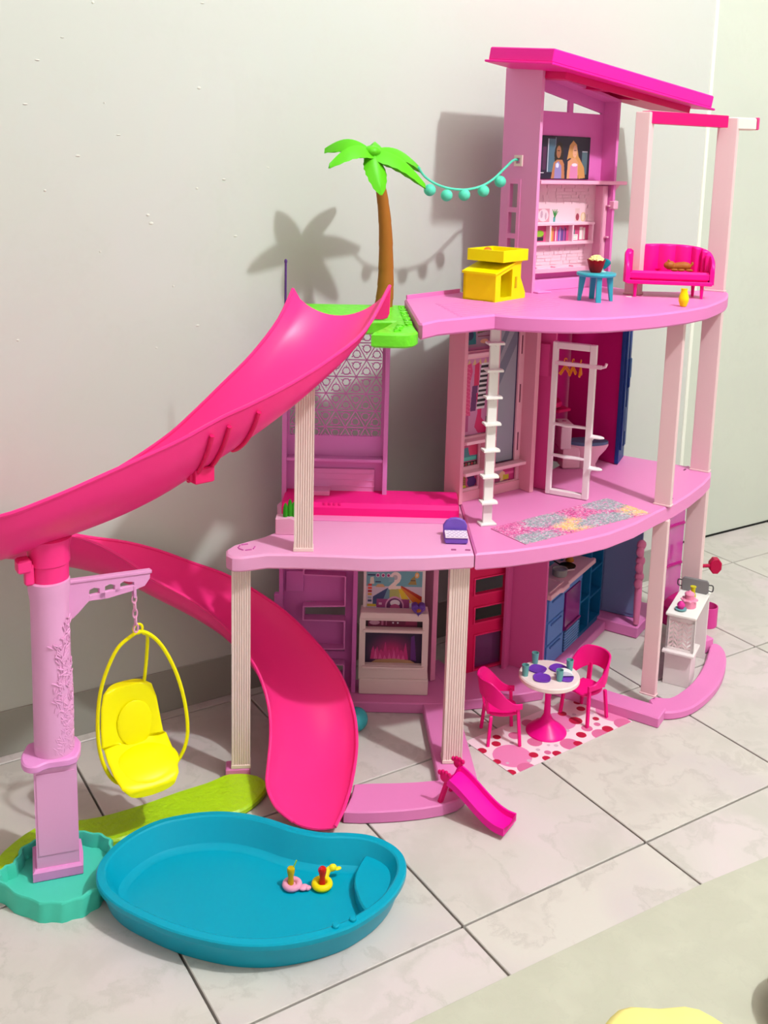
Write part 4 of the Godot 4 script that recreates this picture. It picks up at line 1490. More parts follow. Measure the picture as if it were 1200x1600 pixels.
func column() -> void:
	var c := Vector3(-0.0895, 0, 0.3)
	var t := thing("support_column", "lilac pink column with raised vine pattern holding up the slide and the swing", "column", pos(c.x, 0, c.z))
	var b := nb(pos(c.x, 0, c.z))
	b.lathe([[0.026, 0.17], [0.0262, 0.2], [0.025, 0.30], [0.0245, 0.40], [0.0262, 0.412], [0.0268, 0.418], [0.0268, 0.428], [0.024, 0.429]], 40)
	var sh := part("shaft", b, ORCHID, t)
	b = nb(fr(c.x, 0, c.z, 0.97, 0.24))
	b.prism(v2([-0.0275, -0.024, 0.0275, -0.024, 0.0275, 0.024, -0.0275, 0.024]), 0.012, 0.178, 0.0015)
	b.plate(-0.0245, 0.0245, 0.045, 0.165, 0.024, 0.0252, [])
	var sq := part("square_base", b, ORCHID, t)
	b = nb(fr(c.x, 0, c.z, 0.97, 0.24))
	b.prism(v2([-0.034, -0.029, 0.031, -0.029, 0.033, 0.0, 0.032, 0.029, -0.033, 0.03]), 0.008, 0.026, 0.003)
	part("foot_flange", b, plastic(0.90, 0.56, 0.80), sq)
	b = nb(fr(c.x, 0, c.z, 0.97, 0.24))
	b.prism(smooth2(v2([-0.038, -0.012, -0.043, 0.010, -0.038, 0.030, -0.024, 0.037, -0.008, 0.030, 0.028, 0.026, 0.029, -0.025, -0.028, -0.025]), 3), 0.174, 0.185, 0.002)
	part("collar_tray", b, plastic(0.90, 0.58, 0.82), t)
	# vine relief climbing the round shaft
	var rng := RandomNumberGenerator.new()
	rng.seed = 77
	b = nb(pos(c.x, 0, c.z))
	for vine in 3:
		var line := PackedVector3Array()
		for k in 40:
			var u := k / 39.0
			var an := 0.85 + vine * 0.42 + 0.25 * sin(u * 11.0 + vine * 2.0) + u * 0.1
			if vine == 2: an = 0.5 + 0.3 * sin(u * 9.0)
			var yy := 0.19 + u * (0.18 - vine * 0.03)
			var r := 0.0256
			line.append(Vector3(cos(an) * r, yy, sin(an) * r))
			if true:
				for s in 3:
					var la := an + rng.randf_range(-0.3, 0.3)
					var ly := yy + rng.randf_range(-0.004, 0.006)
					var keep := b.x
					b.x = b.x * Transform3D(Basis(Vector3.UP, -la + PI / 2) * Basis(Vector3(0, 0, 1), rng.randf_range(-1.2, 1.2)), Vector3(cos(la) * r, ly, sin(la) * r))
					b.ball(Vector3(0, 0.003, 0), Vector3(0.0012, 0.0052, 0.0011), 6, 4)
					b.x = keep
		b.tube(line, 0.0007, 5)
	part("vine_relief", b, ORCHID, sh).set_meta("kind", "stuff")
	# bracket arm with cut-outs
	var f := fr(-0.07, 0, 0.297, 0.995, -0.1)
	b = nb(f)
	b.slab(v2([0.004, 0.416, 0.116, 0.404, 0.1225, 0.4035, 0.1215, 0.395, 0.114, 0.386, 0.098, 0.383, 0.098, 0.3952, 0.09, 0.3975, 0.084, 0.4, 0.078, 0.3975, 0.078, 0.388, 0.07, 0.386, 0.07, 0.3975, 0.063, 0.401, 0.056, 0.399, 0.056, 0.386, 0.048, 0.384, 0.048, 0.398, 0.041, 0.401, 0.034, 0.399, 0.033, 0.384, 0.02, 0.372, 0.012, 0.366, 0.004, 0.362]), -0.003, 0.003, 0.0006)
	b.slab(v2([0.031, 0.384, 0.034, 0.3915, 0.099, 0.391, 0.1, 0.383, 0.06, 0.381]), -0.003, 0.003, 0.0006)
	b.slab(v2([0.0, 0.4205, 0.124, 0.4075, 0.124, 0.403, 0.0, 0.416]), -0.005, 0.005, 0.0008)
	b.slab(v2([0.048, 0.382, 0.056, 0.382, 0.056, 0.39, 0.048, 0.39]), -0.003, 0.003)
	part("bracket_arm", b, plastic(0.89, 0.60, 0.80), t)
	b = nb(f)
	b.bx(0.097, 0.101, 0.372, 0.390, -0.004, -0.002, 0.0006)
	b.bx(0.097, 0.101, 0.372, 0.390, 0.002, 0.004, 0.0006)
	b.tube(v3([0.099, 0.375, -0.004, 0.099, 0.375, 0.004]), 0.0016, 8)
	part("hook_lug", b, plastic(0.89, 0.60, 0.80), t)


func swing() -> void:
	var yel := plastic(0.97, 0.92, 0.0, 0.36)
	var t := thing("swing_chair", "yellow egg-shaped hanging swing chair beneath the lilac bracket arm", "swing", pos(0.045, 0.08, 0.268))
	var b := nb()
	var top := Vector3(0.0285, 0.3735, 0.287)
	# chain of links
	for k in 5:
		var c := top + Vector3(0.0008 * k, -0.004 - k * 0.0115, -0.003 * k * 0.4)
		var line := PackedVector3Array()
		for s in 12:
			var an := TAU * s / 12
			if k % 2: line.append(c + Vector3(0.0001, sin(an) * 0.0068, cos(an) * 0.003))
			else: line.append(c + Vector3(cos(an) * 0.003, sin(an) * 0.0068, 0))
		b.tube(line, 0.0013, 6, true)
	part("chain", b, plastic(0.90, 0.62, 0.76), t)
	# egg-shaped loop
	b = nb()
	var egg := v3([0.046, 0.310, 0.272, 0.072, 0.283, 0.272, 0.095, 0.230, 0.274, 0.107, 0.170, 0.277, 0.105, 0.125, 0.280, 0.085, 0.094, 0.28, 0.045, 0.083, 0.278, 0.007, 0.086, 0.274, -0.013, 0.115, 0.27, -0.0215, 0.165, 0.268, -0.0165, 0.232, 0.268, 0.004, 0.286, 0.27, 0.025, 0.306, 0.272])
	b.tube(smooth3(egg, 5, true), 0.0028, 8, true)
	b.tube(smooth3(v3([0.046, 0.308, 0.272, 0.054, 0.300, 0.262, 0.059, 0.283, 0.250, 0.060, 0.24, 0.238, 0.056, 0.19, 0.232]), 4), 0.0026, 8)
	var ring := PackedVector3Array()
	for s in 16:
		var an := TAU * s / 16
		ring.append(Vector3(0.038 + cos(an) * 0.0065, 0.3165 + sin(an) * 0.007, 0.272))
	b.tube(ring, 0.002, 8, true)
	part("egg_frame", b, yel, t)
	# shell seat: back and cushion
	b = nb()
	var rings := []
	var prof := [[0.214, 0.027, 0.228], [0.209, 0.036, 0.229], [0.19, 0.0415, 0.231], [0.165, 0.044, 0.235], [0.14, 0.046, 0.242], [0.125, 0.047, 0.252], [0.116, 0.0475, 0.27], [0.108, 0.047, 0.295], [0.099, 0.042, 0.315], [0.094, 0.034, 0.323]]
	for q in prof:
		var r := PackedVector3Array()
		var thick := 0.008
		for s in 24:
			var an := -TAU * s / 24
			var px := cos(an)
			var pz := sin(an)
			var sx: float = signf(px) * pow(absf(px), 0.6) * q[1]
			var off := pz * thick
			var wrap_ := 0.018 * pow(absf(sx) / 0.05, 2.0)
			var back: bool = q[0] > 0.13
			if back: r.append(Vector3(0.032 + sx, q[0], q[2] + off + wrap_))
			else: r.append(Vector3(0.038 + sx, q[0] + off * 0.9 + wrap_ * 0.4, q[2]))
		rings.append(r)
	b.loft(rings)
	part("seat_shell", b, yel, t, 60)
	b = nb()
	b.x = Transform3D(Basis(Vector3.RIGHT, -0.2), Vector3(0.036, 0.163, 0.248))
	b.ball(Vector3(0.003, -0.004, 0), Vector3(0.027, 0.033, 0.0035), 24, 10)
	part("back_cushion", b, yel, t)
	b = nb()
	b.x = Transform3D(Basis(Vector3.RIGHT, 0.35), Vector3(0.042, 0.115, 0.286))
	b.ball(Vector3.ZERO, Vector3(0.048, 0.0085, 0.036), 24, 10)
	part("seat_cushion", b, yel, t)


func ground_pieces() -> void:
	# lime green ground strip from the column to the house
	var b := nb()
	b.prism(smooth2(v2([-0.165, 0.262, -0.15, 0.235, -0.10, 0.205, -0.06, 0.212, -0.01, 0.226, 0.05, 0.229, 0.11, 0.226, 0.16, 0.226, 0.20, 0.222, 0.235, 0.248, 0.238, 0.28, 0.21, 0.305, 0.17, 0.318, 0.11, 0.308, 0.06, 0.290, 0.01, 0.292, -0.015, 0.288, -0.035, 0.266, -0.08, 0.245, -0.125, 0.250, -0.148, 0.278, -0.167, 0.286]), 3), 0.0, 0.012, 0.003)
	solo("ground_strip", b, grass_mat(Color(0.66, 0.82, 0.05), Color(0.70, 0.86, 0.08)), "lime green curved ground strip linking the column to the house", "base", Vector3(0.04, 0, 0.26))
	# turquoise planter tray around the foot of the column
	var t := thing("planter_tray", "turquoise scalloped tray around the foot of the lilac column", "tray", pos(-0.1, 0, 0.33))
	var base := smooth2(v2([-0.170, 0.322, -0.165, 0.296, -0.145, 0.288, -0.125, 0.262, -0.08, 0.256, -0.04, 0.278, -0.02, 0.305, -0.026, 0.335, -0.045, 0.375, -0.07, 0.398, -0.105, 0.4, -0.14, 0.378]), 6)
	base = MB.orient(base)
	var wavy := PackedVector2Array()
	for i in base.size():
		wavy.append(base[i])
	var out := MB.inset(wavy, -0.002)
	for i in out.size():
		var d := (out[i] - wavy[i]).normalized()
		out[i] += d * 0.0016 * sin(i * TAU / 4.0 + 0.4)
	b = nb()
	var lo := out
	var rings := []
	for q in [[0.0, 0.0], [0.0, 0.026], [0.002, 0.029], [0.005, 0.029], [0.006, 0.026], [0.008, 0.009]]:
		var rg := PackedVector3Array()
		var src := MB.inset(lo, q[0])
		for p in src: rg.append(Vector3(p.x, q[1], p.y))
		rings.append(rg)
	rings.reverse()
	b.loft(rings, false)
	b.prism(MB.inset(lo, 0.005), 0.001, 0.0095)
	part("tray_body", b, plastic(0.30, 0.80, 0.70), t)


func pool() -> void:
	var m := plastic(0.0, 0.61, 0.72, 0.32)
	var rim := smooth2(v2([-0.067, 0.405, -0.052, 0.368, -0.012, 0.337, 0.038, 0.323, 0.084, 0.329, 0.125, 0.345, 0.159, 0.370, 0.185, 0.400, 0.207, 0.433, 0.234, 0.462, 0.265, 0.481, 0.291, 0.503, 0.306, 0.532, 0.308, 0.560, 0.295, 0.588, 0.270, 0.611, 0.238, 0.628, 0.204, 0.637, 0.172, 0.640, 0.128, 0.634, 0.085, 0.620, 0.050, 0.600, 0.020, 0.574, -0.014, 0.535, -0.042, 0.490, -0.062, 0.447]), 5)
	rim = MB.orient(rim)
	var t := thing("toy_pool", "large teal kidney-shaped toy pool standing on the tiles in front", "pool", pos(0.12, 0, 0.48))
	var b := nb()
	var rings := []
	for q in [[0.016, 0.0], [0.014, 0.003], [0.0045, 0.034], [0.001, 0.035], [0.0, 0.037], [0.0, 0.043], [0.0015, 0.045], [0.010, 0.0455], [0.0125, 0.044], [0.0145, 0.04], [0.028, 0.014], [0.034, 0.0105], [0.04, 0.010]]:
		var r := PackedVector3Array()
		for p in MB.inset(rim, q[0]): r.append(Vector3(p.x, q[1], p.y))
		rings.append(r)
	rings.reverse()
	b.loft(rings, false)
	var fl := MB.inset(rim, 0.04)
	var tr := Geometry2D.triangulate_polygon(fl)
	for i in range(0, tr.size(), 3):
		b.tn(Vector3(fl[tr[i]].x, 0.010, fl[tr[i]].y), Vector3(fl[tr[i + 1]].x, 0.010, fl[tr[i + 1]].y), Vector3(fl[tr[i + 2]].x, 0.010, fl[tr[i + 2]].y), Vector3.UP)
	part("basin", b, m, t, 30)
	b = nb()
	b.prism(smooth2(v2([0.283, 0.513, 0.262, 0.524, 0.240, 0.545, 0.227, 0.572, 0.221, 0.603, 0.236, 0.612, 0.262, 0.602, 0.286, 0.578, 0.296, 0.552, 0.294, 0.527]), 4), 0.008, 0.027, 0.002)
	part("step_ledge", b, m, t)
	b = nb()
	for q in [[0.162, 0.631], [0.186, 0.632]]: b.lathe([[0.0045, 0.0445], [0.0045, 0.048], [0.0035, 0.049], [0.001, 0.049]], 14, Vector3(q[0], 0, q[1]))
	part("peg", b, m, t)
	# two little swim rings with drinks
	var y := 0.0105
	t = thing("swim_ring", "pale pink swim ring lying in the teal pool", "float", pos(0.168, y, 0.502))
	b = nb(pos(0.168, y, 0.502))
	var ln := PackedVector3Array()
	for s in 24: ln.append(Vector3(cos(TAU * s / 24) * 0.0095, 0.0042, sin(TAU * s / 24) * 0.0095))
	b.tube(ln, 0.0042, 10, true)
	b.lathe([[0.009, 0.001], [0.009, 0.004], [0.001, 0.004]], 18)
	part("ring", b, plastic(0.93, 0.62, 0.74), t)
	b = nb(pos(0.168, y, 0.502))
	b.ball(Vector3(0.011, 0.0035, 0.0125), Vector3(0.007, 0.0032, 0.0055), 14, 7)
	b.ball(Vector3(0.0155, 0.0035, 0.0165), Vector3(0.0045, 0.003, 0.0035), 12, 7)
	part("head", b, plastic(0.93, 0.62, 0.74), t)
	t = thing("swim_ring", "yellow duck-headed swim ring lying in the teal pool", "float", pos(0.203, y, 0.522))
	b = nb(pos(0.203, y, 0.522))
	ln = PackedVector3Array()
	for s in 24: ln.append(Vector3(cos(TAU * s / 24) * 0.010, 0.0046, sin(TAU * s / 24) * 0.010))
	b.tube(ln, 0.0046, 10, true)
	b.lathe([[0.009, 0.001], [0.009, 0.004], [0.001, 0.004]], 18)
	part("ring", b, plastic(0.96, 0.85, 0.05), t)
	b = nb(pos(0.203, y, 0.522))
	b.tube(smooth3(v3([0.008, 0.006, -0.006, 0.014, 0.012, -0.010, 0.019, 0.014, -0.010]), 4), 0.0042, 8)
	b.ball(Vector3(0.021, 0.015, -0.009), Vector3(0.006, 0.005, 0.005), 12, 7)
	b.ball(Vector3(0.028, 0.013, -0.006), Vector3(0.005, 0.0018, 0.0035), 10, 6)
	part("head", b, plastic(0.95, 0.88, 0.12), t)
	for q in [[0.167, 0.500, 0.78, 0.66, 0.08, "small yellow toy drink glass with straw standing in the pink swim ring"], [0.2035, 0.5215, 0.80, 0.16, 0.12, "small red toy drink glass standing in the yellow swim ring"]]:
		var c := Vector3(q[0], y + 0.004, q[1])
		t = thing("drink_glass", q[5], "glass", Transform3D(Basis(), c))
		b = nb(pos(c.x, c.y, c.z))
		b.lathe([[0.004, 0.0], [0.0042, 0.004], [0.0036, 0.010], [0.0052, 0.018], [0.0055, 0.022], [0.0045, 0.024], [0.001, 0.0245]], 16)
		part("glass_cup", b, plastic(q[2], q[3], q[4], 0.25), t)
		b = nb(pos(c.x, c.y, c.z))
		if q[4] < 0.1:
			b.tube(v3([0.002, 0.020, 0, 0.008, 0.033, 0.001]), 0.0009, 6)
			part("straw", b, plastic(0.62, 0.80, 0.20), t)
		else:
			b.ball(Vector3(-0.004, 0.023, 0), Vector3(0.003, 0.004, 0.001), 10, 6)
			part("garnish", b, plastic(0.80, 0.20, 0.35), t)


func palm_and_garland() -> void:
	var gr := plastic(0.36, 0.76, 0.10)
	var t := thing("palm_tree", "toy palm tree with green leaves and brown trunk on the green deck", "palm tree", pos(0.515, 0.733, 0.15))
	var b := nb()
	var line := smooth3(v3([0.513, 0.733, 0.147, 0.516, 0.76, 0.147, 0.517, 0.80, 0.146, 0.515, 0.86, 0.145, 0.509, 0.91, 0.144, 0.500, 0.95, 0.143, 0.489, 0.985, 0.142]), 12)
	var rad := []
	for i in line.size():
		var u := float(i) / (line.size() - 1)
		rad.append((lerpf(0.0155, 0.0085, minf(u * 1.3, 1.0))) * (1.0 + 0.05 * (1.0 - fmod(i, 8.0) / 8.0)))
	b.tube(line, rad, 16)
	part("trunk", b, plastic(0.62, 0.38, 0.13, 0.5), t)
	var c := Vector3(0.486, 0.985, 0.142)
	var tips := [[0.403, 0.966, 0.150, 0.02, 0.021], [0.484, 0.925, 0.178, 0.02, 0.024], [0.574, 0.936, 0.172, 0.02, 0.026], [0.600, 0.962, 0.118, 0.02, 0.022], [0.430, 0.990, 0.085, 0.02, 0.024], [0.540, 0.985, 0.075, 0.02, 0.022]]
	for q in tips:
		var tip := Vector3(q[0], q[1], q[2])
		b = nb()
		var dir := tip - c
		var n := 12
		var side := Vector3(-dir.z, 0, dir.x).normalized()
		var rings := []
		for k in n + 1:
			var u := float(k) / n
			var p := c.lerp(tip, u)
			p.y += sin(u * PI) * (0.016 if q[1] > 0.93 else 0.014) + 0.005 * (1.0 - u)
			var wd: float = q[4] * pow(sin(clampf(u * 0.78 + 0.2, 0, 1) * PI), 0.7)
			if u > 0.96: wd = 0.003
			if k % 2: wd *= 0.93
			var nu := Vector3.UP
			var r := PackedVector3Array()
			r.append(p + nu * 0.0045)
			r.append(p + side * wd * 0.42 - nu * wd * 0.12)
			r.append(p + side * wd * 0.85 - nu * wd * 0.75)
			r.append(p + side * wd * 0.40 - nu * (wd * 0.30 + 0.003))
			r.append(p - nu * 0.0015)
			r.append(p - side * wd * 0.40 - nu * (wd * 0.30 + 0.003))
			r.append(p - side * wd * 0.85 - nu * wd * 0.75)
			r.append(p - side * wd * 0.42 - nu * wd * 0.12)
			r.reverse()
			rings.append(r)
		b.loft(rings)
		part("leaf", b, gr, t, 50)
	b = nb()
	b.ball(c + Vector3(0, 0.006, 0), Vector3(0.016, 0.010, 0.016), 14, 8)
	part("crown", b, gr, t)
	# garland of five balls
	t = thing("ball_garland", "mint green garland of five balls strung between palm and tower", "garland", pos(0.69, 0.93, 0.128))
	b = nb()
	var mint := plastic(0.36, 0.83, 0.71)
	var g := smooth3(v3([0.588, 0.968, 0.128, 0.600, 0.954, 0.128, 0.620, 0.942, 0.128, 0.650, 0.933, 0.127, 0.689, 0.930, 0.126, 0.725, 0.936, 0.125, 0.755, 0.949, 0.122, 0.785, 0.970, 0.118, 0.806, 0.984, 0.115, 0.822, 0.983, 0.114]), 5)
	b.tube(g, 0.0022, 8)
	part("cord", b, mint, t)
	for q in [[0.615, 0.928], [0.651, 0.919], [0.689, 0.920], [0.731, 0.927], [0.768, 0.944]]:
		b = nb(pos(q[0], q[1], 0.126))
		b.ball(Vector3(0, 0.001, 0), Vector3(0.0105, 0.0105, 0.0105), 20, 12)
		part("ball", b, mint, t)


# ---------------------------------------------------------------- top floor
func top_floor_things() -> void:
	# yellow pet house with a tray on top
	var yel := plastic(0.96, 0.89, 0.0, 0.38)
	var f := fr(0.676, H3, 0.242, 0.945, -0.327)
	var t := thing("pet_house", "yellow toy pet house with sloping roof on the top terrace", "pet house", f)
	var b := nb(f)
	var prof := [0, 0, 0.097, 0, 0.097, 0.010, 0.080, 0.037, 0.080, 0.064, 0.062, 0.064, 0.0, 0.047]
	# front wall with a doorway: built round the opening
	b.slab(v2([0, 0, 0.016, 0, 0.016, 0.0515, 0.0, 0.047]), -0.004, 0.0)
	b.slab(v2([0.016, 0, 0.052, 0, 0.052, 0.006, 0.016, 0.006]), -0.004, 0.0)
	b.slab(v2([0.052, 0, 0.097, 0, 0.097, 0.010, 0.080, 0.037, 0.080, 0.064, 0.062, 0.064, 0.052, 0.0612]), -0.004, 0.0)
	b.slab(v2([0.016, 0.0445, 0.052, 0.0545, 0.052, 0.0612, 0.016, 0.0515]), -0.004, 0.0)
	b.bx(0.0, 0.004, 0, 0.047, -0.066, -0.004)
	b.bx(0.053, 0.057, 0.0, 0.06, -0.066, -0.004)
	b.bx(0.0, 0.097, 0.0, 0.003, -0.066, -0.004)
	b.slab(v2([0.0, 0.0, 0.016, 0.0, 0.016, 0.0515, 0, 0.047]), -0.066, -0.062)
	b.slab(v2([0.04, 0, 0.097, 0, 0.097, 0.010, 0.080, 0.037, 0.080, 0.064, 0.062, 0.064, 0.04, 0.058]), -0.066, -0.062)
	b.slab(v2([0.097, 0.0, 0.097, 0.010, 0.080, 0.037, 0.080, 0.064, 0.077, 0.064, 0.077, 0.036, 0.094, 0.009, 0.094, 0.0]), -0.066, -0.004)
	var w := part("house_wall", b, yel, t)
	b = nb(f)
	b.bx(0.061, 0.067, 0.020, 0.040, -0.0005, 0.0012, 0.0004)
	part("slot_relief", b, plastic(0.80, 0.66, 0.03), w)  # darker yellow strip stands for the shade inside the slot
	b = nb(f)
	b.slab(v2([-0.003, 0.0455, 0.063, 0.0635, 0.080, 0.0635, 0.080, 0.067, 0.062, 0.067, -0.003, 0.0495]), -0.068, 0.002, 0.0006)
	part("roof", b, yel, t)
	b = nb(f)
	b.bx(0.012, 0.092, 0.067, 0.070, -0.068, 0.006, 0.0006)
	for q in [[0.012, 0.092, -0.068, -0.065], [0.012, 0.092, 0.003, 0.006], [0.012, 0.015, -0.066, 0.004], [0.089, 0.092, -0.066, 0.004]]:
		b.bx(q[0], q[1], 0.069, 0.087, q[2], q[3], 0.0006)
	part("tray", b, yel, t)
	b = nb(f)
	b.ball(Vector3(0.045, 0.077, -0.048), Vector3(0.011, 0.012, 0.009), 14, 8)
	b.ball(Vector3(0.058, 0.074, -0.044), Vector3(0.012, 0.007, 0.008), 14, 8)
	solo("orange_pet", b, plastic(0.90, 0.42, 0.12), "small orange curled pet figure lying in the yellow tray", "toy", f * Vector3(0.05, 0.07, -0.046))
	# turquoise side table, three visible legs of four
	var tq := plastic(0.22, 0.66, 0.72, 0.38)
	var c := Vector3(0.862, H3, 0.287)
	t = thing("side_table", "small round turquoise table in front of the tower bookcase", "table", Transform3D(Basis(), c))
	b = nb(pos(c.x, c.y, c.z))
	b.lathe([[0.030, 0.043], [0.0335, 0.044], [0.0345, 0.047], [0.0335, 0.0495], [0.001, 0.0495]], 40)
	part("tabletop", b, tq, t)
	for k in 4:
		var an := 0.55 + k * PI / 2
		b = nb(Transform3D(Basis(Vector3.UP, -an), c))
		b.slab(v2([0.018, 0.044, 0.029, 0.044, 0.0305, 0.0, 0.0255, 0.0]), -0.0045, 0.0045, 0.0006)
		part("leg", b, tq, t)
	# popcorn bowl
	var pc := c + Vector3(-0.002, 0.0495, 0.0)
	t = thing("popcorn_bowl", "dark red scalloped bowl heaped with pale yellow popcorn", "bowl", Transform3D(Basis(), pc))
	b = nb(pos(pc.x, pc.y, pc.z))
	var rings := []
	for q in [[0.0085, 0.0], [0.0095, 0.001], [0.012, 0.008], [0.0148, 0.018], [0.0158, 0.022], [0.0148, 0.022], [0.0135, 0.018]]:
		var r := PackedVector3Array()
		for s in 32:
			var an := -TAU * s / 32
			var k := 1.0 + (0.035 * cos(an * 10) if q[1] > 0.005 else 0.0)
			r.append(Vector3(cos(an) * q[0] * k, q[1] + (0.001 * cos(an * 10) if q[1] > 0.017 else 0.0), -sin(an) * q[0] * k))
		rings.append(r)
	rings.reverse()
	b.loft(rings)
	part("bowl", b, plastic(0.55, 0.04, 0.07, 0.3), t)
	b = nb(pos(pc.x, pc.y, pc.z))
	var rng := RandomNumberGenerator.new()
	rng.seed = 2
	b.ball(Vector3(0, 0.019, 0), Vector3(0.0135, 0.009, 0.0135), 18, 8)
	for k in 60:
		var an := rng.randf() * TAU
		var rr := 0.0125 * sqrt(rng.randf())
		b.ball(Vector3(cos(an) * rr, 0.0205 + 0.0085 * (1.0 - pow(rr / 0.0135, 2.0)), sin(an) * rr), Vector3.ONE * rng.randf_range(0.0016, 0.0028), 6, 4)
	part("popcorn", b, plastic(0.95, 0.88, 0.62, 0.7), t).set_meta("kind", "stuff")
	# teal cup lying beside it
	pc = c + Vector3(0.0165, 0.0495, -0.002)
	t = thing("teal_goblet", "tiny teal tumbler on a clear stand next to the popcorn bowl", "cup", Transform3D(Basis(), pc))
	b = nb(Transform3D(Basis(Vector3(0, 0, 1), -0.6), pc + Vector3(-0.002, 0.002, 0)))
	b.lathe([[0.002, 0.004], [0.004, 0.007], [0.007, 0.014], [0.0078, 0.019], [0.006, 0.022], [0.001, 0.023]], 18)
	part("cup_body", b, plastic(0.08, 0.48, 0.55, 0.25), t)
	b = nb(pos(pc.x, pc.y, pc.z))
	b.lathe([[0.006, 0.0], [0.006, 0.001], [0.0015, 0.0025], [0.0015, 0.007]], 14)
	part("foot", b, plastic(0.70, 0.85, 0.85, 0.2), t)
	# sofa
	f = fr(0.972, H3, 0.270, 0.78, 0.625)
	t = thing("toy_sofa", "hot pink curved toy sofa with channelled back on the top floor", "sofa", f)
	var sm := plastic(0.97, 0.06, 0.56, 0.34)
	b = nb(f)
	b.prism(smooth2(v2([-0.012, 0.004, -0.006, 0.008, 0.06, 0.009, 0.130, 0.008, 0.136, 0.004, 0.138, -0.02, 0.12, -0.045, 0.06, -0.05, 0.0, -0.045, -0.014, -0.02]), 4), 0.024, 0.031, 0.001)
	b.prism(smooth2(v2([-0.008, 0.002, 0.0, 0.005, 0.06, 0.006, 0.124, 0.005, 0.132, 0.002, 0.132, -0.02, 0.115, -0.042, 0.06, -0.046, 0.005, -0.042, -0.008, -0.02]), 4), 0.031, 0.048, 0.004)
	part("seat", b, sm, t)
	# back shell following a U, with flutes
	b = nb(f)
	var path := smooth2(v2([-0.012, 0.007, -0.014, -0.012, -0.008, -0.032, 0.015, -0.046, 0.062, -0.05, 0.109, -0.046, 0.132, -0.032, 0.138, -0.012, 0.136, 0.007]), 13, false)
	rings = []
	for i in path.size():
		var u := float(i) / (path.size() - 1)
		var p0 := path[maxi(i - 1, 0)]
		var p1 := path[mini(i + 1, path.size() - 1)]
		var nv := (p1 - p0).normalized()
		nv = Vector2(-nv.y, nv.x)
		var ht := 0.046 + 0.048 * pow(sin(clampf(u * 1.0, 0, 1) * PI), 0.6)
		var fl := 0.006 * absf(sin(u * PI * 13.0)) if u > 0.17 and u < 0.83 else 0.0
		var r := PackedVector3Array()
		var pin := path[i] + nv * (0.004 + fl)
		var pout := path[i] - nv * 0.004
		for q in [[pin, 0.028], [pin, ht - 0.004], [path[i] + nv * (0.002 + fl * 0.6), ht], [path[i] - nv * 0.002, ht], [pout, ht - 0.003], [pout, 0.026]]:
			r.append(Vector3(q[0].x, q[1], q[0].y))
		rings.append(r)
	b.loft(rings)
	part("backrest", b, sm, t, 50)
	for q in [[0.003, 0.0], [0.121, 0.0], [0.012, -0.038], [0.112, -0.038]]:
		b = nb(f)
		b.lathe([[0.0025, 0.0], [0.0036, 0.022], [0.0036, 0.026]], 12, Vector3(q[0], 0, q[1]))
		part("leg", b, sm, t)
	# sleeping brown cat on the sofa
	var cf := fr(0.972, H3 + 0.048, 0.270, 0.78, 0.625) * pos(0.078, 0, -0.018)
	t = thing("toy_cat", "small brown toy cat lying asleep on the pink sofa seat", "cat", cf)
	b = nb(cf)
	var body := smooth3(v3([-0.024, 0.009, 0.002, -0.018, 0.0095, 0.001, -0.011, 0.009, 0.0, -0.006, 0.0075, 0, 0.002, 0.008, 0, 0.011, 0.0085, 0, 0.018, 0.008, 0.001, 0.0235, 0.006, 0.002]), 4)
	var rr := []
	var rk := [0.003, 0.0078, 0.0082, 0.0062, 0.0075, 0.0082, 0.0072, 0.003]
	for i in body.size():
		var u := float(i) / (body.size() - 1) * 7.0
		var k := mini(int(u), 6)
		rr.append(lerpf(rk[k], rk[k + 1], u - k))
	b.tube(body, rr, 12)
	for q in [[-0.016, 0.016, 0.004], [-0.016, 0.016, -0.004]]: b.ball(Vector3(q[0], q[1], q[2]), Vector3(0.0022, 0.004, 0.0016), 8, 5)
	for q in [[-0.006, 0.002, 0.008], [0.006, 0.002, 0.008], [0.02, 0.002, 0.008]]: b.ball(Vector3(q[0], q[1], q[2]), Vector3(0.007, 0.0025, 0.0028), 10, 6)
	b.tube(smooth3(v3([0.021, 0.009, 0.0, 0.026, 0.012, 0.0, 0.026, 0.0155, -0.002]), 4), 0.0022, 8)
	part("cat_body", b, plastic(0.66, 0.36, 0.14, 0.5), t, 70)
	# yellow vase near the edge
	b = nb(pos(0.955, H3, 0.404))
	b.lathe([[0.004, 0.0], [0.0055, 0.001], [0.0085, 0.010], [0.0085, 0.016], [0.006, 0.024], [0.0052, 0.028], [0.006, 0.031], [0.004, 0.031]], 22)
	solo("toy_vase", b, plastic(0.96, 0.84, 0.04, 0.3), "small yellow vase at the curved edge of the top floor", "vase", Vector3(0.955, H3, 0.404))
	b = nb(fr(0.955, H3, 0.269, 0.78, 0.625))
	b.bx(0, 0.011, 0, 0.0012, -0.003, 0.003, 0.0004)
	solo("paper_scrap", b, plastic(0.93, 0.86, 0.88), "tiny white scrap by the sofa's nearest leg", "scrap", Vector3(0.958, H3, 0.27))


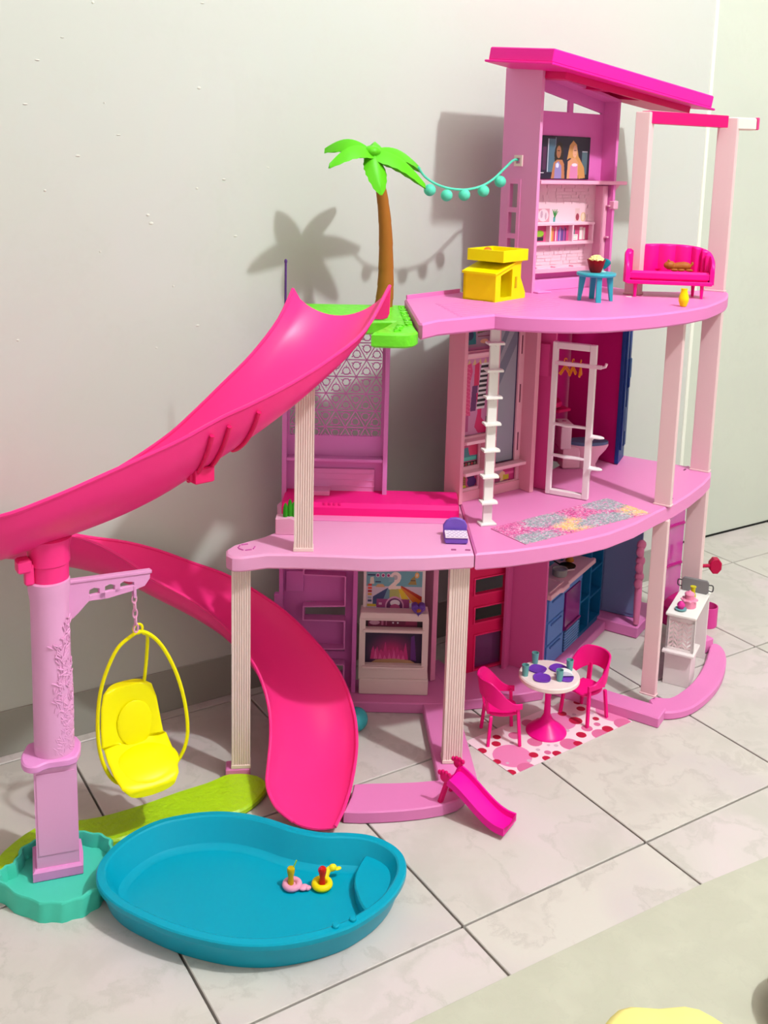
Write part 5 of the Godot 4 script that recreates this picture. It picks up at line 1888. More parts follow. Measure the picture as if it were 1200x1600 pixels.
# ---------------------------------------------------------------- middle floor
func middle_floor_things() -> void:
	# sparkling printed rug
	var im := Pic.new(320, 112, Color(0.92, 0.55, 0.75))
	var rng := RandomNumberGenerator.new()
	rng.seed = 31
	for k in 7500:
		var u := rng.randf()
		var w := rng.randf()
		var base := Color(0.86, 0.22, 0.55)
		var gray := maxf(1.0 - Vector2((u - 0.36) * 2.6, (w - 0.25) * 1.3).length() * 2.0, maxf(1.0 - Vector2((u - 0.90) * 2.4, (w - 0.2) * 1.2).length() * 2.2, maxf(1.0 - Vector2((u - 0.10) * 2.2, (w - 0.86) * 1.5).length() * 2.0, 1.0 - Vector2((u - 0.68) * 2.0, (w - 0.8) * 1.6).length() * 2.0)))
		var gold := maxf(1.0 - Vector2((u - 0.46) * 3.0, (w - 0.68) * 1.2).length() * 2.2, 1.0 - Vector2((u - 0.97) * 3.0, (w - 0.72) * 1.4).length() * 2.2)
		if rng.randf() < gray * 3.0: base = Color(0.50, 0.58, 0.60)
		elif rng.randf() < gold * 3.0: base = Color(0.92, 0.74, 0.38)
		elif rng.randf() < 0.25: base = Color(0.62, 0.20, 0.45)
		var c := base.lerp(Color(0.96, 0.93, 0.94), pow(rng.randf(), 2.2) * 0.9)
		var a := rng.randf() * TAU
		var l := rng.randf_range(0.010, 0.028)
		im.poly([u, w, u + cos(a) * l, w + sin(a) * l * 2.8, u + cos(a + 0.6) * l * 0.8, w + sin(a + 0.6) * l * 2.2], c)
	var b := nb()
	var y := H2 + 0.001
	b.prism(v2([0.613, 0.337, 0.897, 0.314, 0.908, 0.410, 0.618, 0.421]), H2, y)
	var t := thing("printed_rug", "pink, grey and gold sparkle rug on the curved middle floor", "rug", pos(0.76, H2, 0.37))
	part("backing", b, plastic(0.90, 0.6, 0.75), t)
	b = nb()
	b.sheet(Vector3(0.618, y + 0.0003, 0.421), Vector3(0.908, y + 0.0003, 0.410), Vector3(0.897, y + 0.0003, 0.314), Vector3(0.613, y + 0.0003, 0.337))
	part("print", b, im.mat(), t)
	# purple pet bed
	var f := fr(0.512, H2, 0.345, 0.70, 0.72)
	f = fr(0.506, H2, 0.357, 0.846, 0.534)
	t = thing("pet_bed", "small purple pet bed with white patterned blanket on the middle floor", "bed", f)
	b = nb(f)
	b.bx(0.0, 0.037, 0.0, 0.011, -0.036, 0.0, 0.003)
	b.slab(v2([0.0, 0.0, 0.037, 0.0, 0.038, 0.018, 0.034, 0.026, 0.026, 0.030, 0.019, 0.031, 0.011, 0.030, 0.004, 0.026, -0.001, 0.018]), -0.042, -0.036, 0.0015)
	part("bed_frame", b, plastic(0.47, 0.33, 0.72), t)
	im = Pic.new(96, 80, Color(0.90, 0.84, 0.90))
	for j in 5:
		for i in 5:
			im.oval(0.1 + i * 0.2 + (0.1 if j % 2 else 0.0), 0.1 + j * 0.2, 0.06, 0.055, Color(0.62, 0.45, 0.70))
			im.oval(0.1 + i * 0.2 + (0.1 if j % 2 else 0.0), 0.1 + j * 0.2, 0.035, 0.03, Color(0.86, 0.74, 0.86))
	b = nb(f)
	b.bx(0.001, 0.037, 0.0105, 0.0125, -0.030, 0.001, 0.0006)
	var bl := part("blanket", b, plastic(0.90, 0.84, 0.90), t)
	b = nb(f)
	b.sheet(Vector3(0.0015, 0.0128, 0.0006), Vector3(0.0365, 0.0128, 0.0006), Vector3(0.0365, 0.0128, -0.0295), Vector3(0.0015, 0.0128, -0.0295))
	part("blanket_print", b, im.mat(0.7), bl)
	# planter with cactus
	f = fr(0.316, H2, 0.195, 0.846, 0.534)
	t = thing("cactus_planter", "pale pink planter holding a small green cactus behind the front post", "planter", f)
	b = nb(f)
	b.slab(v2([-0.022, 0, 0.022, 0, 0.022, 0.020, 0.002, 0.028, -0.022, 0.026]), -0.012, 0.012, 0.001)
	part("pot", b, plastic(0.93, 0.68, 0.80), t)
	b = nb(f)
	for q in [[0.0, 0.040, 0.0], [-0.007, 0.033, 0.002], [0.006, 0.034, -0.002]]:
		b.ball(Vector3(q[0], 0.022 + q[1] * 0.35, q[2]), Vector3(0.0042, q[1] * 0.5, 0.0042), 12, 8)
	part("cactus", b, plastic(0.20, 0.62, 0.12), t)
	# toilet
	f = fr(0.968, H2, 0.128, 0.894, 0.447)
	t = thing("toy_toilet", "pale pink toy toilet with grey-blue lid behind the white frame", "toilet", f)
	b = nb(f)
	var rings := []
	for q in [[0.0, 0.030, 0.018, 0.014], [0.006, 0.030, 0.019, 0.012], [0.022, 0.030, 0.019, 0.018], [0.036, 0.036, 0.022, 0.028], [0.045, 0.038, 0.023, 0.032], [0.048, 0.037, 0.022, 0.032]]:
		var r := PackedVector3Array()
		for s in 24:
			var an := TAU * s / 24
			var e := cos(an)
			r.append(Vector3(0.034 + (q[3] + 0.006) * e * (1.25 if e > 0 else 1.0), q[0], sin(an) * q[2]))
		rings.append(r)
	b.loft(rings)
	b.bx(-0.016, 0.02, 0.0, 0.046, -0.02, 0.02, 0.004)
	part("bowl", b, plastic(0.93, 0.72, 0.80), t)
	b = nb(f)
	b.bx(-0.022, 0.0, 0.040, 0.088, -0.021, 0.021, 0.003)
	b.bx(-0.024, 0.002, 0.088, 0.093, -0.023, 0.023, 0.002)
	var ta := part("cistern", b, plastic(0.92, 0.80, 0.85), t)
	b = nb(f)
	b.lathe([[0.004, 0.093], [0.004, 0.095], [0.001, 0.0955]], 12, Vector3(-0.011, 0, 0))
	part("flush_button", b, plastic(0.80, 0.45, 0.60), ta)
	b = nb(f)
	rings = []
	for q in [[0.048, 1.0], [0.049, 1.04], [0.053, 1.04], [0.0545, 0.98]]:
		var r := PackedVector3Array()
		for s in 24:
			var an := TAU * s / 24
			var e := cos(an)
			r.append(Vector3(0.034 + 0.036 * e * (1.25 if e > 0 else 1.0) * q[1], q[0], sin(an) * 0.023 * q[1]))
		rings.append(r)
	b.loft(rings)
	part("lid", b, plastic(0.36, 0.44, 0.58), t)
	# three orange hangers on the rail of the white frame
	var g := fr(0.817, 0, 0.237, 0.038, 0.064)
	var where := ["nearest the closet", "in the middle of the rail", "nearest the toilet"]
	var first: Node3D
	for k in 3:
		var at := g * Transform3D(Basis(Vector3.UP, 1.0 + 0.35 * k), Vector3(0.024 + k * 0.014, 0.6335, 0.0))
		var lab: String = "tiny orange clothes hanger on the white frame's rail, " + where[k]
		if k == 0:
			first = thing("clothes_hanger", lab, "hanger", at, "hangers on the white frame")
			b = nb(at)
			b.tube(smooth3(v3([0.003, 0.002, 0, 0.002, 0.0055, 0, -0.0015, 0.0055, 0, -0.003, 0.002, 0, 0, -0.003, 0, 0, -0.008, 0]), 4), 0.001, 6)
			part("hook", b, plastic(0.88, 0.52, 0.10), first)
			b = nb(at)
			b.tube(v3([0, -0.006, 0, 0.013, -0.021, 0, 0.010, -0.023, 0, 0, -0.011, 0, -0.010, -0.023, 0, -0.013, -0.021, 0]), 0.0017, 6, true)
			part("shoulders", b, plastic(0.88, 0.52, 0.10), first)
		else:
			copy(first, at, lab)


# ---------------------------------------------------------------- ground floor
func make_chair(f: Transform3D, label: String) -> Node3D:
	# local +x is forward
	var t := thing("dining_chair", label, "chair", f, "pink chairs at the round table")
	var b := nb(f)
	b.prism(smooth2(v2([0.028, -0.02, 0.031, 0.0, 0.028, 0.02, 0.0, 0.027, -0.022, 0.018, -0.026, 0.0, -0.022, -0.018, 0.0, -0.027]), 4), 0.052, 0.057, 0.0015)
	part("seat", b, CHAIRP, t)
	b = nb(f)
	var rings := []
	for i in 33:
		var u := i / 32.0
		var an := lerpf(-2.45, 2.45, u)
		var cx := -cos(an) * 0.034
		var cz := sin(an) * 0.034
		if absf(an) > 1.57: cx = 0.0 + (absf(an) - 1.57) * 0.036
		if absf(an) > 1.57: cz = signf(an) * (0.034 - (absf(an) - 1.57) * 0.004)
		var mid := 1.0 - absf(u - 0.5) * 2.0
		var top := 0.078 + 0.040 * smoothstep(0.10, 0.70, mid)
		var low := 0.068 + 0.016 * smoothstep(0.3, 0.9, mid)
		var nrm := Vector3(-cos(an), 0, sin(an)) if absf(an) <= 1.57 else Vector3(0, 0, signf(an))
		var p := Vector3(cx, 0, cz)
		var tilt := nrm * 0.006 * mid
		var r := PackedVector3Array()
		r.append(p + Vector3.UP * low + nrm * 0.0018)
		r.append(p + Vector3.UP * (top - 0.001) + nrm * 0.0018 + tilt)
		r.append(p + Vector3.UP * top + tilt)
		r.append(p + Vector3.UP * (top - 0.001) - nrm * 0.0018 + tilt)
		r.append(p + Vector3.UP * low - nrm * 0.0018)
		r.append(p + Vector3.UP * (low - 0.001))
		rings.append(r)
	b.loft(rings)
	b.bar(Vector3(-0.024, 0.055, -0.016), Vector3(-0.029, 0.086, -0.018), 0.004, 0.008)
	b.bar(Vector3(-0.024, 0.055, 0.016), Vector3(-0.029, 0.086, 0.018), 0.004, 0.008)
	part("backrest", b, CHAIRP, t, 50)
	for q in [[0.027, -0.026, 0.072], [0.027, 0.026, 0.072], [-0.022, -0.024, 0.054], [-0.022, 0.024, 0.054]]:
		b = nb(f)
		b.bar(Vector3(q[0] * 1.12, 0.0, q[1] * 1.22), Vector3(q[0] * 0.92, q[2], q[1] * 1.05), 0.0055, 0.0055, Vector3(0, 0, 1), 0.001)
		part("leg", b, CHAIRP, t)
	return t


func ground_floor_things() -> void:
	# polka-dot mat
	var o := Vector2(0.601, 0.439)
	var e := Vector2(0.29, -0.021).normalized()
	var n := Vector2(e.y, -e.x)
	var ln := 0.2908
	var wd := 0.118
	var p := Pic.new(582, 236, Color(0.95, 0.84, 0.88))
	var dots := func(list: Array, c: Color) -> void:
		for q in list: p.oval(q[0] / ln, 1.0 - q[1] / wd, q[2] / ln, q[2] / wd, c)
	dots.call([[0.036, 0.041, 0.033], [0.287, 0.04, 0.033], [0.182, 0.073, 0.028]], Color(0.90, 0.50, 0.70))
	dots.call([[0.031, 0.001, 0.016], [0.271, 0.004, 0.017], [0.205, 0.03, 0.010], [0.211, 0.003, 0.016], [0.143, 0.012, 0.017], [0.082, 0.084, 0.011], [0.093, 0.015, 0.006], [0.23, 0.029, 0.006], [0.097, 0.05, 0.013], [0.13, 0.1, 0.012]], Color(0.84, 0.42, 0.60))
	dots.call([[0.038, 0.083, 0.008], [0.068, 0.023, 0.008], [0.104, 0.004, 0.008], [0.079, 0.004, 0.007], [0.004, 0.081, 0.008], [0.003, 0.043, 0.007], [0.002, 0.007, 0.008], [0.181, 0.021, 0.009], [0.207, 0.059, 0.012], [0.234, 0.008, 0.010], [0.156, 0.005, 0.008], [0.242, 0.043, 0.006], [0.279, 0.085, 0.006], [0.204, 0.089, 0.008], [0.245, 0.082, 0.008], [0.053, 0.098, 0.007], [0.256, 0.101, 0.007], [0.13, 0.06, 0.008], [0.155, 0.095, 0.008]], Color(0.74, 0.08, 0.24))
	dots.call([[0.085, 0.03, 0.004], [0.12, 0.022, 0.004], [0.11, 0.03, 0.003], [0.062, 0.07, 0.004], [0.25, 0.06, 0.004], [0.17, 0.045, 0.005], [0.22, 0.075, 0.004], [0.015, 0.03, 0.003], [0.05, 0.015, 0.004]], Color(0.82, 0.68, 0.76))
	var t := thing("dotted_mat", "white mat printed with pink and red dots under the round table", "mat", pos(0.745, 0, 0.37))
	var q4 := []
	for c in [o, o + e * ln, o + e * ln + n * wd, o + n * wd]: q4.append(c)
	var b := nb()
	b.prism(PackedVector2Array(q4), 0.0002, 0.0010)
	part("backing", b, plastic(0.93, 0.84, 0.87), t)
	b = nb()
	b.sheet(Vector3(q4[0].x, 0.0013, q4[0].y), Vector3(q4[1].x, 0.0013, q4[1].y), Vector3(q4[2].x, 0.0013, q4[2].y), Vector3(q4[3].x, 0.0013, q4[3].y))
	part("print", b, p.mat(), t)
	# round table
	var c := Vector3(0.734, 0.0013, 0.366)
	t = thing("dining_table", "round white-topped table on a hot pink trumpet foot", "table", Transform3D(Basis(), c))
	b = nb(pos(c.x, c.y, c.z))
	b.lathe([[0.0355, 0.0], [0.0355, 0.002], [0.032, 0.006], [0.020, 0.015], [0.011, 0.023], [0.006, 0.034], [0.0052, 0.06], [0.0065, 0.09], [0.012, 0.099], [0.001, 0.1]], 40)
	part("pedestal", b, plastic(0.94, 0.05, 0.55, 0.32), t)
	b = nb(pos(c.x, c.y, c.z))
	b.lathe([[0.045, 0.098], [0.0505, 0.0985], [0.0525, 0.1005], [0.0525, 0.106], [0.0508, 0.108], [0.001, 0.108]], 48)
	part("tabletop", b, plastic(0.93, 0.84, 0.83), t)
	var ty := c.y + 0.108
	var names := ["purple plate on the round table, beside the cup nearest the red door", "purple plate on the round table, nearest the dotted mat's front corner", "purple plate on the round table, half behind the white napkin holder", "purple plate on the round table, under the white napkin holder"]
	var first: Node3D
	var spots := [[-0.008, -0.022, 0.4], [-0.022, 0.006, 0.9], [0.026, -0.006, 0.2], [0.014, 0.024, 0.7]]
	for k in 4:
		var at := Transform3D(Basis(Vector3.UP, spots[k][2]), Vector3(c.x + spots[k][0], ty, c.z + spots[k][1]))
		if k == 0:
			first = thing("dinner_plate", names[0], "plate", at, "purple plates on the round table")
			b = nb(at)
			var rings := []
			for q in [[0.9, 0.0], [0.95, 0.0004], [1.0, 0.0022], [0.96, 0.0026], [0.75, 0.0012], [0.5, 0.001]]:
				var r := PackedVector3Array()
				for s in 32:
					var an := -TAU * s / 32
					var rad: float = 0.0150 * (1.0 + 0.10 * pow(absf(sin(an * 2.0)), 2.0)) * q[0]
					r.append(Vector3(cos(an) * rad, q[1], -sin(an) * rad))
				rings.append(r)
			rings.reverse()
			b.loft(rings)
			part("dish", b, plastic(0.44, 0.22, 0.68, 0.3), first)
		else:
			copy(first, at, names[k])
	var gl := plastic(0.42, 0.66, 0.66, 0.25)
	names = ["grey-teal tumbler on the round table, nearest the red door", "grey-teal tumbler on the round table, nearest the kitchen", "grey-teal tumbler on the round table, closest to the front edge", "grey-teal tumbler on the round table, nearest the further pink chair"]
	spots = [[-0.040, -0.017], [0.004, -0.043], [0.000, 0.026], [0.040, 0.007]]
	for k in 4:
		var at := Transform3D(Basis(), Vector3(c.x + spots[k][0], ty, c.z + spots[k][1]))
		if k == 0:
			first = thing("tumbler", names[0], "tumbler", at, "tumblers on the round table")
			b = nb(at)
			b.lathe([[0.0048, 0.0], [0.005, 0.0005], [0.0062, 0.017], [0.0064, 0.020], [0.0055, 0.020], [0.0045, 0.003], [0.001, 0.0025]], 20)
			part("cup_body", b, gl, first)
		else:
			copy(first, at, names[k])
	b = nb(Transform3D(Basis(Vector3.UP, -0.5), Vector3(c.x + 0.017, ty + 0.0028, c.z + 0.018)))
	b.slab(v2([-0.013, 0, 0.015, 0, 0.015, 0.003, 0.010, 0.007, 0.002, 0.010, -0.008, 0.0095, -0.013, 0.006]), -0.006, 0.006, 0.0008)
	solo("napkin_holder", b, plastic(0.92, 0.90, 0.92), "white wedge-shaped napkin holder on the round table's plates", "napkin holder", Vector3(c.x + 0.017, ty + 0.0028, c.z + 0.018))
	var f := fr(0.6505, 0.0012, 0.3375, 0.9, 0.44)
	var ch := make_chair(f, "hot pink armchair at the round table, on the red door's side")
	copy(ch, fr(0.832, 0.0012, 0.3585, -1.0, 0.1), "hot pink armchair at the round table, on the white sideboard's side")
	# small pet slide
	t = thing("pet_slide", "small magenta slide with paw-shaped handles in front of the house", "slide", pos(0.475, 0, 0.5))
	var dm := plastic(0.95, 0.06, 0.62, 0.34)
	var top := Vector3(0.462, 0.052, 0.463)
	var bot := Vector3(0.504, 0.004, 0.550)
	var dirh := Vector3(bot.x - top.x, 0, bot.z - top.z).normalized()
	var side := Vector3(dirh.z, 0, -dirh.x)
	var L := Vector2(bot.x - top.x, bot.z - top.z).length()
	var prof := []
	for k in 15:
		var u := k / 14.0
		prof.append(top + dirh * L * u + Vector3.UP * (lerpf(0.0, -0.048, smoothstep(-0.12, 0.92, u)) + 0.006))
	b = nb()
	var rings := []
	for q in prof:
		var r := PackedVector3Array()
		for s in [[-0.0225, 0.010], [-0.0195, 0.010], [-0.0185, 0.0015], [0.0185, 0.0015], [0.0195, 0.010], [0.0225, 0.010], [0.0225, -0.002], [-0.0225, -0.002]]:
			r.append(q + side * s[0] + Vector3.UP * s[1])
		r.reverse()
		rings.append(r)
	b.loft(rings)
	part("chute", b, dm, t)
	for s: float in [-1.0, 1.0]:
		var pw := top + side * 0.0215 * s + Vector3(0, 0.014, 0) - dirh * 0.004
		b = nb()
		b.x = Transform3D(Basis(dirh, Vector3.UP, side * -1.0), pw)
		b.ball(Vector3(0, 0, 0), Vector3(0.008, 0.008, 0.0035), 14, 8)
		for k in 4: b.ball(Vector3(-0.0085 + k * 0.0055, 0.0085 - absf(k - 1.5) * 0.002, 0), Vector3(0.0034, 0.004, 0.003), 10, 6)
		part("paw_handle", b, plastic(0.86, 0.04, 0.42, 0.34), t)
		b = nb()
		b.bar(top + side * 0.019 * s + Vector3(0, 0.008, 0), Vector3(top.x, 0, top.z) + side * 0.016 * s - dirh * 0.018, 0.007, 0.006, Vector3(0, 0, 1), 0.001)
		part("leg", b, plastic(0.86, 0.04, 0.42, 0.34), t)
	# pale fireplace console with a game screen above
	f = fr(0.497, H1, 0.121, 0.846, 0.534)
	t = thing("fireplace_console", "pale pink toy fireplace with printed purple flames and a racing game screen", "fireplace", f)
	b = nb(f)
	b.bx(0.0, 0.126, 0.0, 0.030, -0.03, 0.004, 0.002)
	b.plate(-0.001, 0.124, 0.028, 0.148, -0.03, 0.0, [[0.010, 0.113, 0.056, 0.119], [0.010, 0.113, 0.126, 0.142]])
	b.slab(v2([-0.001, 0.146, 0.124, 0.146, 0.122, 0.158, 0.001, 0.158]), -0.03, 0.003, 0.001)
	b.bx(0.005, 0.118, 0.050, 0.055, -0.004, 0.006, 0.001)
	b.bx(0.006, 0.117, 0.120, 0.1255, -0.002, 0.004, 0.001)
	part("mantel", b, plastic(0.90, 0.80, 0.79), t)
	p = Pic.new(180, 110, Color(0.16, 0.03, 0.22))
	for j in 110:
		for i in 180:
			var u := i / 180.0
			var v := j / 110.0
			var k := clampf(1.25 - Vector2((u - 0.47) * 2.1, (v - 0.62) * 1.7).length() * 1.25, 0, 1)
			p.im.set_pixel(i, j, Color(0.13, 0.02, 0.20).lerp(Color(0.66, 0.02, 0.36), k))
	p.poly([0.80, 0.2, 0.86, 0.15, 0.90, 0.92, 0.80, 0.88], Color(0.36, 0.10, 0.45))
	for k in 9: p.poly([0.10 + k * 0.07, 0.88, 0.12 + k * 0.07, 0.62, 0.15 + k * 0.07, 0.34 + 0.26 * absf(sin(k * 1.9 + 0.6)), 0.18 + k * 0.07, 0.66, 0.20 + k * 0.07, 0.88], Color(0.74, 0.10, 0.44))
	for k in 7: p.poly([0.16 + k * 0.08, 0.88, 0.19 + k * 0.08, 0.55 + 0.2 * absf(sin(k * 2.3)), 0.225 + k * 0.08, 0.88], Color(0.82, 0.28, 0.56))
	p.poly([0.1, 1.0, 0.2, 0.90, 0.5, 0.86, 0.8, 0.90, 0.9, 1.0], Color(0.68, 0.52, 0.38))
	b = nb(f)
	b.sheet(Vector3(0.009, 0.055, -0.010), Vector3(0.114, 0.055, -0.010), Vector3(0.114, 0.120, -0.010), Vector3(0.009, 0.120, -0.010))
	part("flame_print", b, p.mat(0.3), t)
	p = Pic.new(180, 30, Color(0.10, 0.02, 0.06))
	p.rect(0.05, 0.1, 0.9, 0.95, Color(0.40, 0.05, 0.22))
	p.oval(0.16, 0.5, 0.09, 0.25, Color(0.72, 0.50, 0.60))
	p.rect(0.28, 0.2, 0.32, 0.8, Color(0.66, 0.35, 0.48))
	p.rect(0.36, 0.3, 0.38, 0.8, Color(0.66, 0.35, 0.48))
	p.oval(0.48, 0.5, 0.015, 0.1, Color(0.85, 0.8, 0.85))
	p.oval(0.56, 0.5, 0.015, 0.1, Color(0.85, 0.8, 0.85))
	p.rect(0.7, 0.25, 0.9, 0.75, Color(0.52, 0.12, 0.28))
	b = nb(f)
	b.sheet(Vector3(0.009, 0.125, -0.010), Vector3(0.114, 0.125, -0.010), Vector3(0.114, 0.143, -0.010), Vector3(0.009, 0.143, -0.010))
	part("console_print", b, p.mat(0.3), t)
	b = nb(f)
	b.bx(0.004, 0.116, 0.150, 0.236, -0.028, -0.020, 0.0015)
	var scr := part("game_screen", b, plastic(0.92, 0.84, 0.83), t)
	p = Pic.new(200, 120, Color(0.42, 0.63, 0.68))
	p.rect(0, 0.42, 1, 1, Color(0.80, 0.72, 0.78))
	p.poly([0.12, 0.78, 0.12, 0.70, 0.38, 0.46, 0.41, 0.5, 0.36, 0.95, 0.12, 0.95], Color(0.18, 0.24, 0.42))
	p.poly([0.38, 0.48, 0.42, 0.46, 0.5, 1.0, 0.25, 1.0], Color(0.40, 0.55, 0.62))
	p.poly([0.42, 0.48, 0.58, 0.42, 0.62, 0.8, 0.42, 0.8], Color(0.68, 0.68, 0.36))
	p.poly([0.56, 0.42, 0.60, 0.40, 0.82, 0.85, 0.66, 0.85], Color(0.86, 0.74, 0.10))
	p.poly([0.60, 0.42, 0.62, 0.40, 1.0, 0.75, 1.0, 0.95, 0.84, 0.85], Color(0.82, 0.45, 0.14))
	p.poly([0.60, 0.40, 0.64, 0.40, 1.0, 0.68, 1.0, 0.80], Color(0.70, 0.18, 0.10))
	for k in 6: p.rect(0.03, 0.36 + k * 0.085, 0.10, 0.42 + k * 0.085, [Color(0.85, 0.25, 0.15), Color(0.9, 0.3, 0.2), Color(0.65, 0.12, 0.1), Color(0.80, 0.55, 0.2), Color(0.55, 0.62, 0.66), Color(0.2, 0.25, 0.4)][k])
	p.rect(0.02, 0.10, 0.16, 0.14, Color(0.12, 0.16, 0.30))
	p.poly([0.06, 0.36, 0.07, 0.18, 0.13, 0.16, 0.14, 0.36], Color(0.85, 0.80, 0.74))
	p.rect(0.16, 0.29, 0.26, 0.33, Color(0.15, 0.22, 0.36))
	p.poly([0.16, 0.44, 0.2, 0.36, 0.3, 0.36, 0.34, 0.44], Color(0.80, 0.62, 0.45))
	for k in 3:
		p.oval(0.20 + k * 0.095, 0.12, 0.035, 0.055, Color(0.88, 0.80, 0.86))
		p.oval(0.20 + k * 0.095, 0.12, 0.022, 0.035, Color(0.62, 0.12, 0.42))
	# the big "2" of the start countdown
	p.oval(0.52, 0.16, 0.10, 0.14, Color(0.93, 0.84, 0.82))
	p.oval(0.51, 0.17, 0.045, 0.07, Color(0.72, 0.66, 0.68))
	p.poly([0.40, 0.16, 0.50, 0.17, 0.50, 0.30, 0.40, 0.30], Color(0.50, 0.66, 0.70))
	p.poly([0.62, 0.18, 0.60, 0.28, 0.52, 0.40, 0.62, 0.40, 0.62, 0.48, 0.40, 0.50, 0.40, 0.42, 0.50, 0.28], Color(0.93, 0.84, 0.80))
	p.poly([0.74, 0.36, 0.79, 0.26, 0.80, 0.20, 0.86, 0.12, 0.88, 0.22, 0.90, 0.36], Color(0.62, 0.50, 0.24))
	p.rect(0.79, 0.24, 0.88, 0.27, Color(0.30, 0.22, 0.16))
	p.oval(0.90, 0.10, 0.04, 0.08, Color(0.90, 0.66, 0.34))
	p.oval(0.90, 0.10, 0.02, 0.04, Color(0.92, 0.82, 0.70))
	p.rect(0.02, 0.90, 0.18, 0.97, Color(0.80, 0.70, 0.20))
	p.rect(0.19, 0.76, 0.78, 1.0, Color(0.58, 0.20, 0.45))
	p.oval(0.51, 0.96, 0.17, 0.28, Color(0.80, 0.55, 0.70))
	p.oval(0.51, 0.97, 0.145, 0.24, Color(0.36, 0.12, 0.34))
	p.oval(0.52, 0.86, 0.09, 0.09, Color(0.86, 0.80, 0.84))
	p.oval(0.52, 0.99, 0.09, 0.10, Color(0.70, 0.30, 0.50))
	p.rect(0.23, 0.86, 0.29, 0.92, Color(0.82, 0.62, 0.74))
	p.oval(0.80, 0.90, 0.022, 0.05, Color(0.85, 0.85, 0.88))
	b = nb(f)
	b.sheet(Vector3(0.0095, 0.158, -0.0195), Vector3(0.1105, 0.158, -0.0195), Vector3(0.1105, 0.229, -0.0195), Vector3(0.0095, 0.229, -0.0195))
	part("game_print", b, p.mat(0.35), scr)
	# heart badge
	b = nb(f)
	var heart := PackedVector2Array()
	for k in 36:
		var a := TAU * k / 36
		heart.append(Vector2(0.104 + 0.00078 * 16 * pow(sin(a), 3), 0.168 + 0.00078 * (13 * cos(a) - 5 * cos(2 * a) - 2 * cos(3 * a) - cos(4 * a))))
	b.slab(heart, -0.006, 0.008, 0.001)
	var hb := part("heart_badge", b, plastic(0.42, 0.25, 0.62), t)
	b = nb(f)
	var inner := MB.inset(MB.orient(heart), 0.0032)
	b.slab(inner, 0.008, 0.0088)
	part("heart_face", b, plastic(0.66, 0.66, 0.84), hb)
	b = nb(f)
	b.ball(Vector3(0.105, 0.167, 0.009), Vector3(0.0042, 0.0036, 0.0008), 10, 6)
	b.ball(Vector3(0.103, 0.1655, 0.0093), Vector3(0.0025, 0.0022, 0.0008), 10, 6)
	part("heart_emblem", b, plastic(0.62, 0.36, 0.12), hb)
	# pots on the worktop
	var k := fr(0.842, 0.178, 0.231, 0.9, -0.43)
	var at := k * Vector3(0.105, 0, -0.02)
	t = thing("cooking_pot", "small grey toy cooking pot on the pink worktop", "pot", Transform3D(Basis(), at))
	b = nb(Transform3D(Basis(), at))
	b.lathe([[0.0135, 0.0], [0.0145, 0.001], [0.015, 0.013], [0.0158, 0.014], [0.0135, 0.0142], [0.013, 0.011], [0.001, 0.0105]], 26)
	part("pot_body", b, plastic(0.62, 0.60, 0.60, 0.3), t)
	b = nb(Transform3D(Basis(), at))
	b.bar(Vector3(0.012, 0.011, 0.008), Vector3(0.026, 0.012, 0.014), 0.003, 0.002)
	part("handle", b, plastic(0.9, 0.75, 0.78), t)
	at = k * Vector3(0.150, 0, -0.022)
	t = thing("frying_pan", "black toy frying pan on the pink worktop", "pan", Transform3D(Basis(), at))
	b = nb(Transform3D(Basis(), at))
	b.lathe([[0.013, 0.0], [0.0165, 0.004], [0.0165, 0.0055], [0.0145, 0.005], [0.001, 0.0035]], 28)
	part("pan_body", b, plastic(0.05, 0.05, 0.07, 0.35), t)
	b = nb(Transform3D(Basis(), at))
	b.bar(Vector3(-0.012, 0.005, -0.006), Vector3(-0.036, 0.022, -0.010), 0.004, 0.003)
	part("handle", b, plastic(0.05, 0.05, 0.07, 0.35), t)
	at = k * Vector3(0.186, 0, -0.032)
	b = nb(Transform3D(Basis(), at))
	b.lathe([[0.0085, 0.0], [0.009, 0.002], [0.006, 0.008], [0.008, 0.02], [0.008, 0.032], [0.005, 0.038], [0.001, 0.0385]], 20)
	solo("orange_blender", b, plastic(0.72, 0.45, 0.08, 0.3), "amber orange toy blender on the pink worktop by the teal shelves", "blender", at)
	at = k * Vector3(0.085, 0.028, -0.050)
	b = nb(Transform3D(Basis(), at))
	b.ball(Vector3.ZERO, Vector3(0.008, 0.008, 0.006), 14, 8)
	b.tube(v3([0, 0, 0, 0.0, -0.014, 0.0, 0, -0.028, 0.004]), 0.002, 8)
	b.tube(smooth3(v3([0, 0.002, 0, -0.008, 0.014, 0.006, -0.012, 0.008, 0.012]), 4), 0.0025, 8)
	solo("sink_tap", b, plastic(0.80, 0.52, 0.14, 0.3), "gold-orange toy tap behind the sink on the pink worktop", "tap", at)
	sideboard()
	# turquoise ball behind the slide
	b = nb(pos(0.448, 0.0205, 0.196))
	b.ball(Vector3.ZERO, Vector3(0.0205, 0.0205, 0.0205), 24, 14)
	solo("toy_ball", b, plastic(0.25, 0.68, 0.72, 0.35), "turquoise ball on the tiles half hidden behind the slide", "ball", Vector3(0.448, 0, 0.196))
	# pink tub behind the sideboard
	b = nb(pos(1.322, 0, 0.212))
	b.lathe([[0.021, 0.0], [0.0225, 0.002], [0.0225, 0.045], [0.0205, 0.0455], [0.0195, 0.006], [0.001, 0.005]], 32)
	solo("pink_tub", b, plastic(0.86, 0.27, 0.60), "round pink tub on the tiles behind the white sideboard", "tub", Vector3(1.322, 0, 0.212))


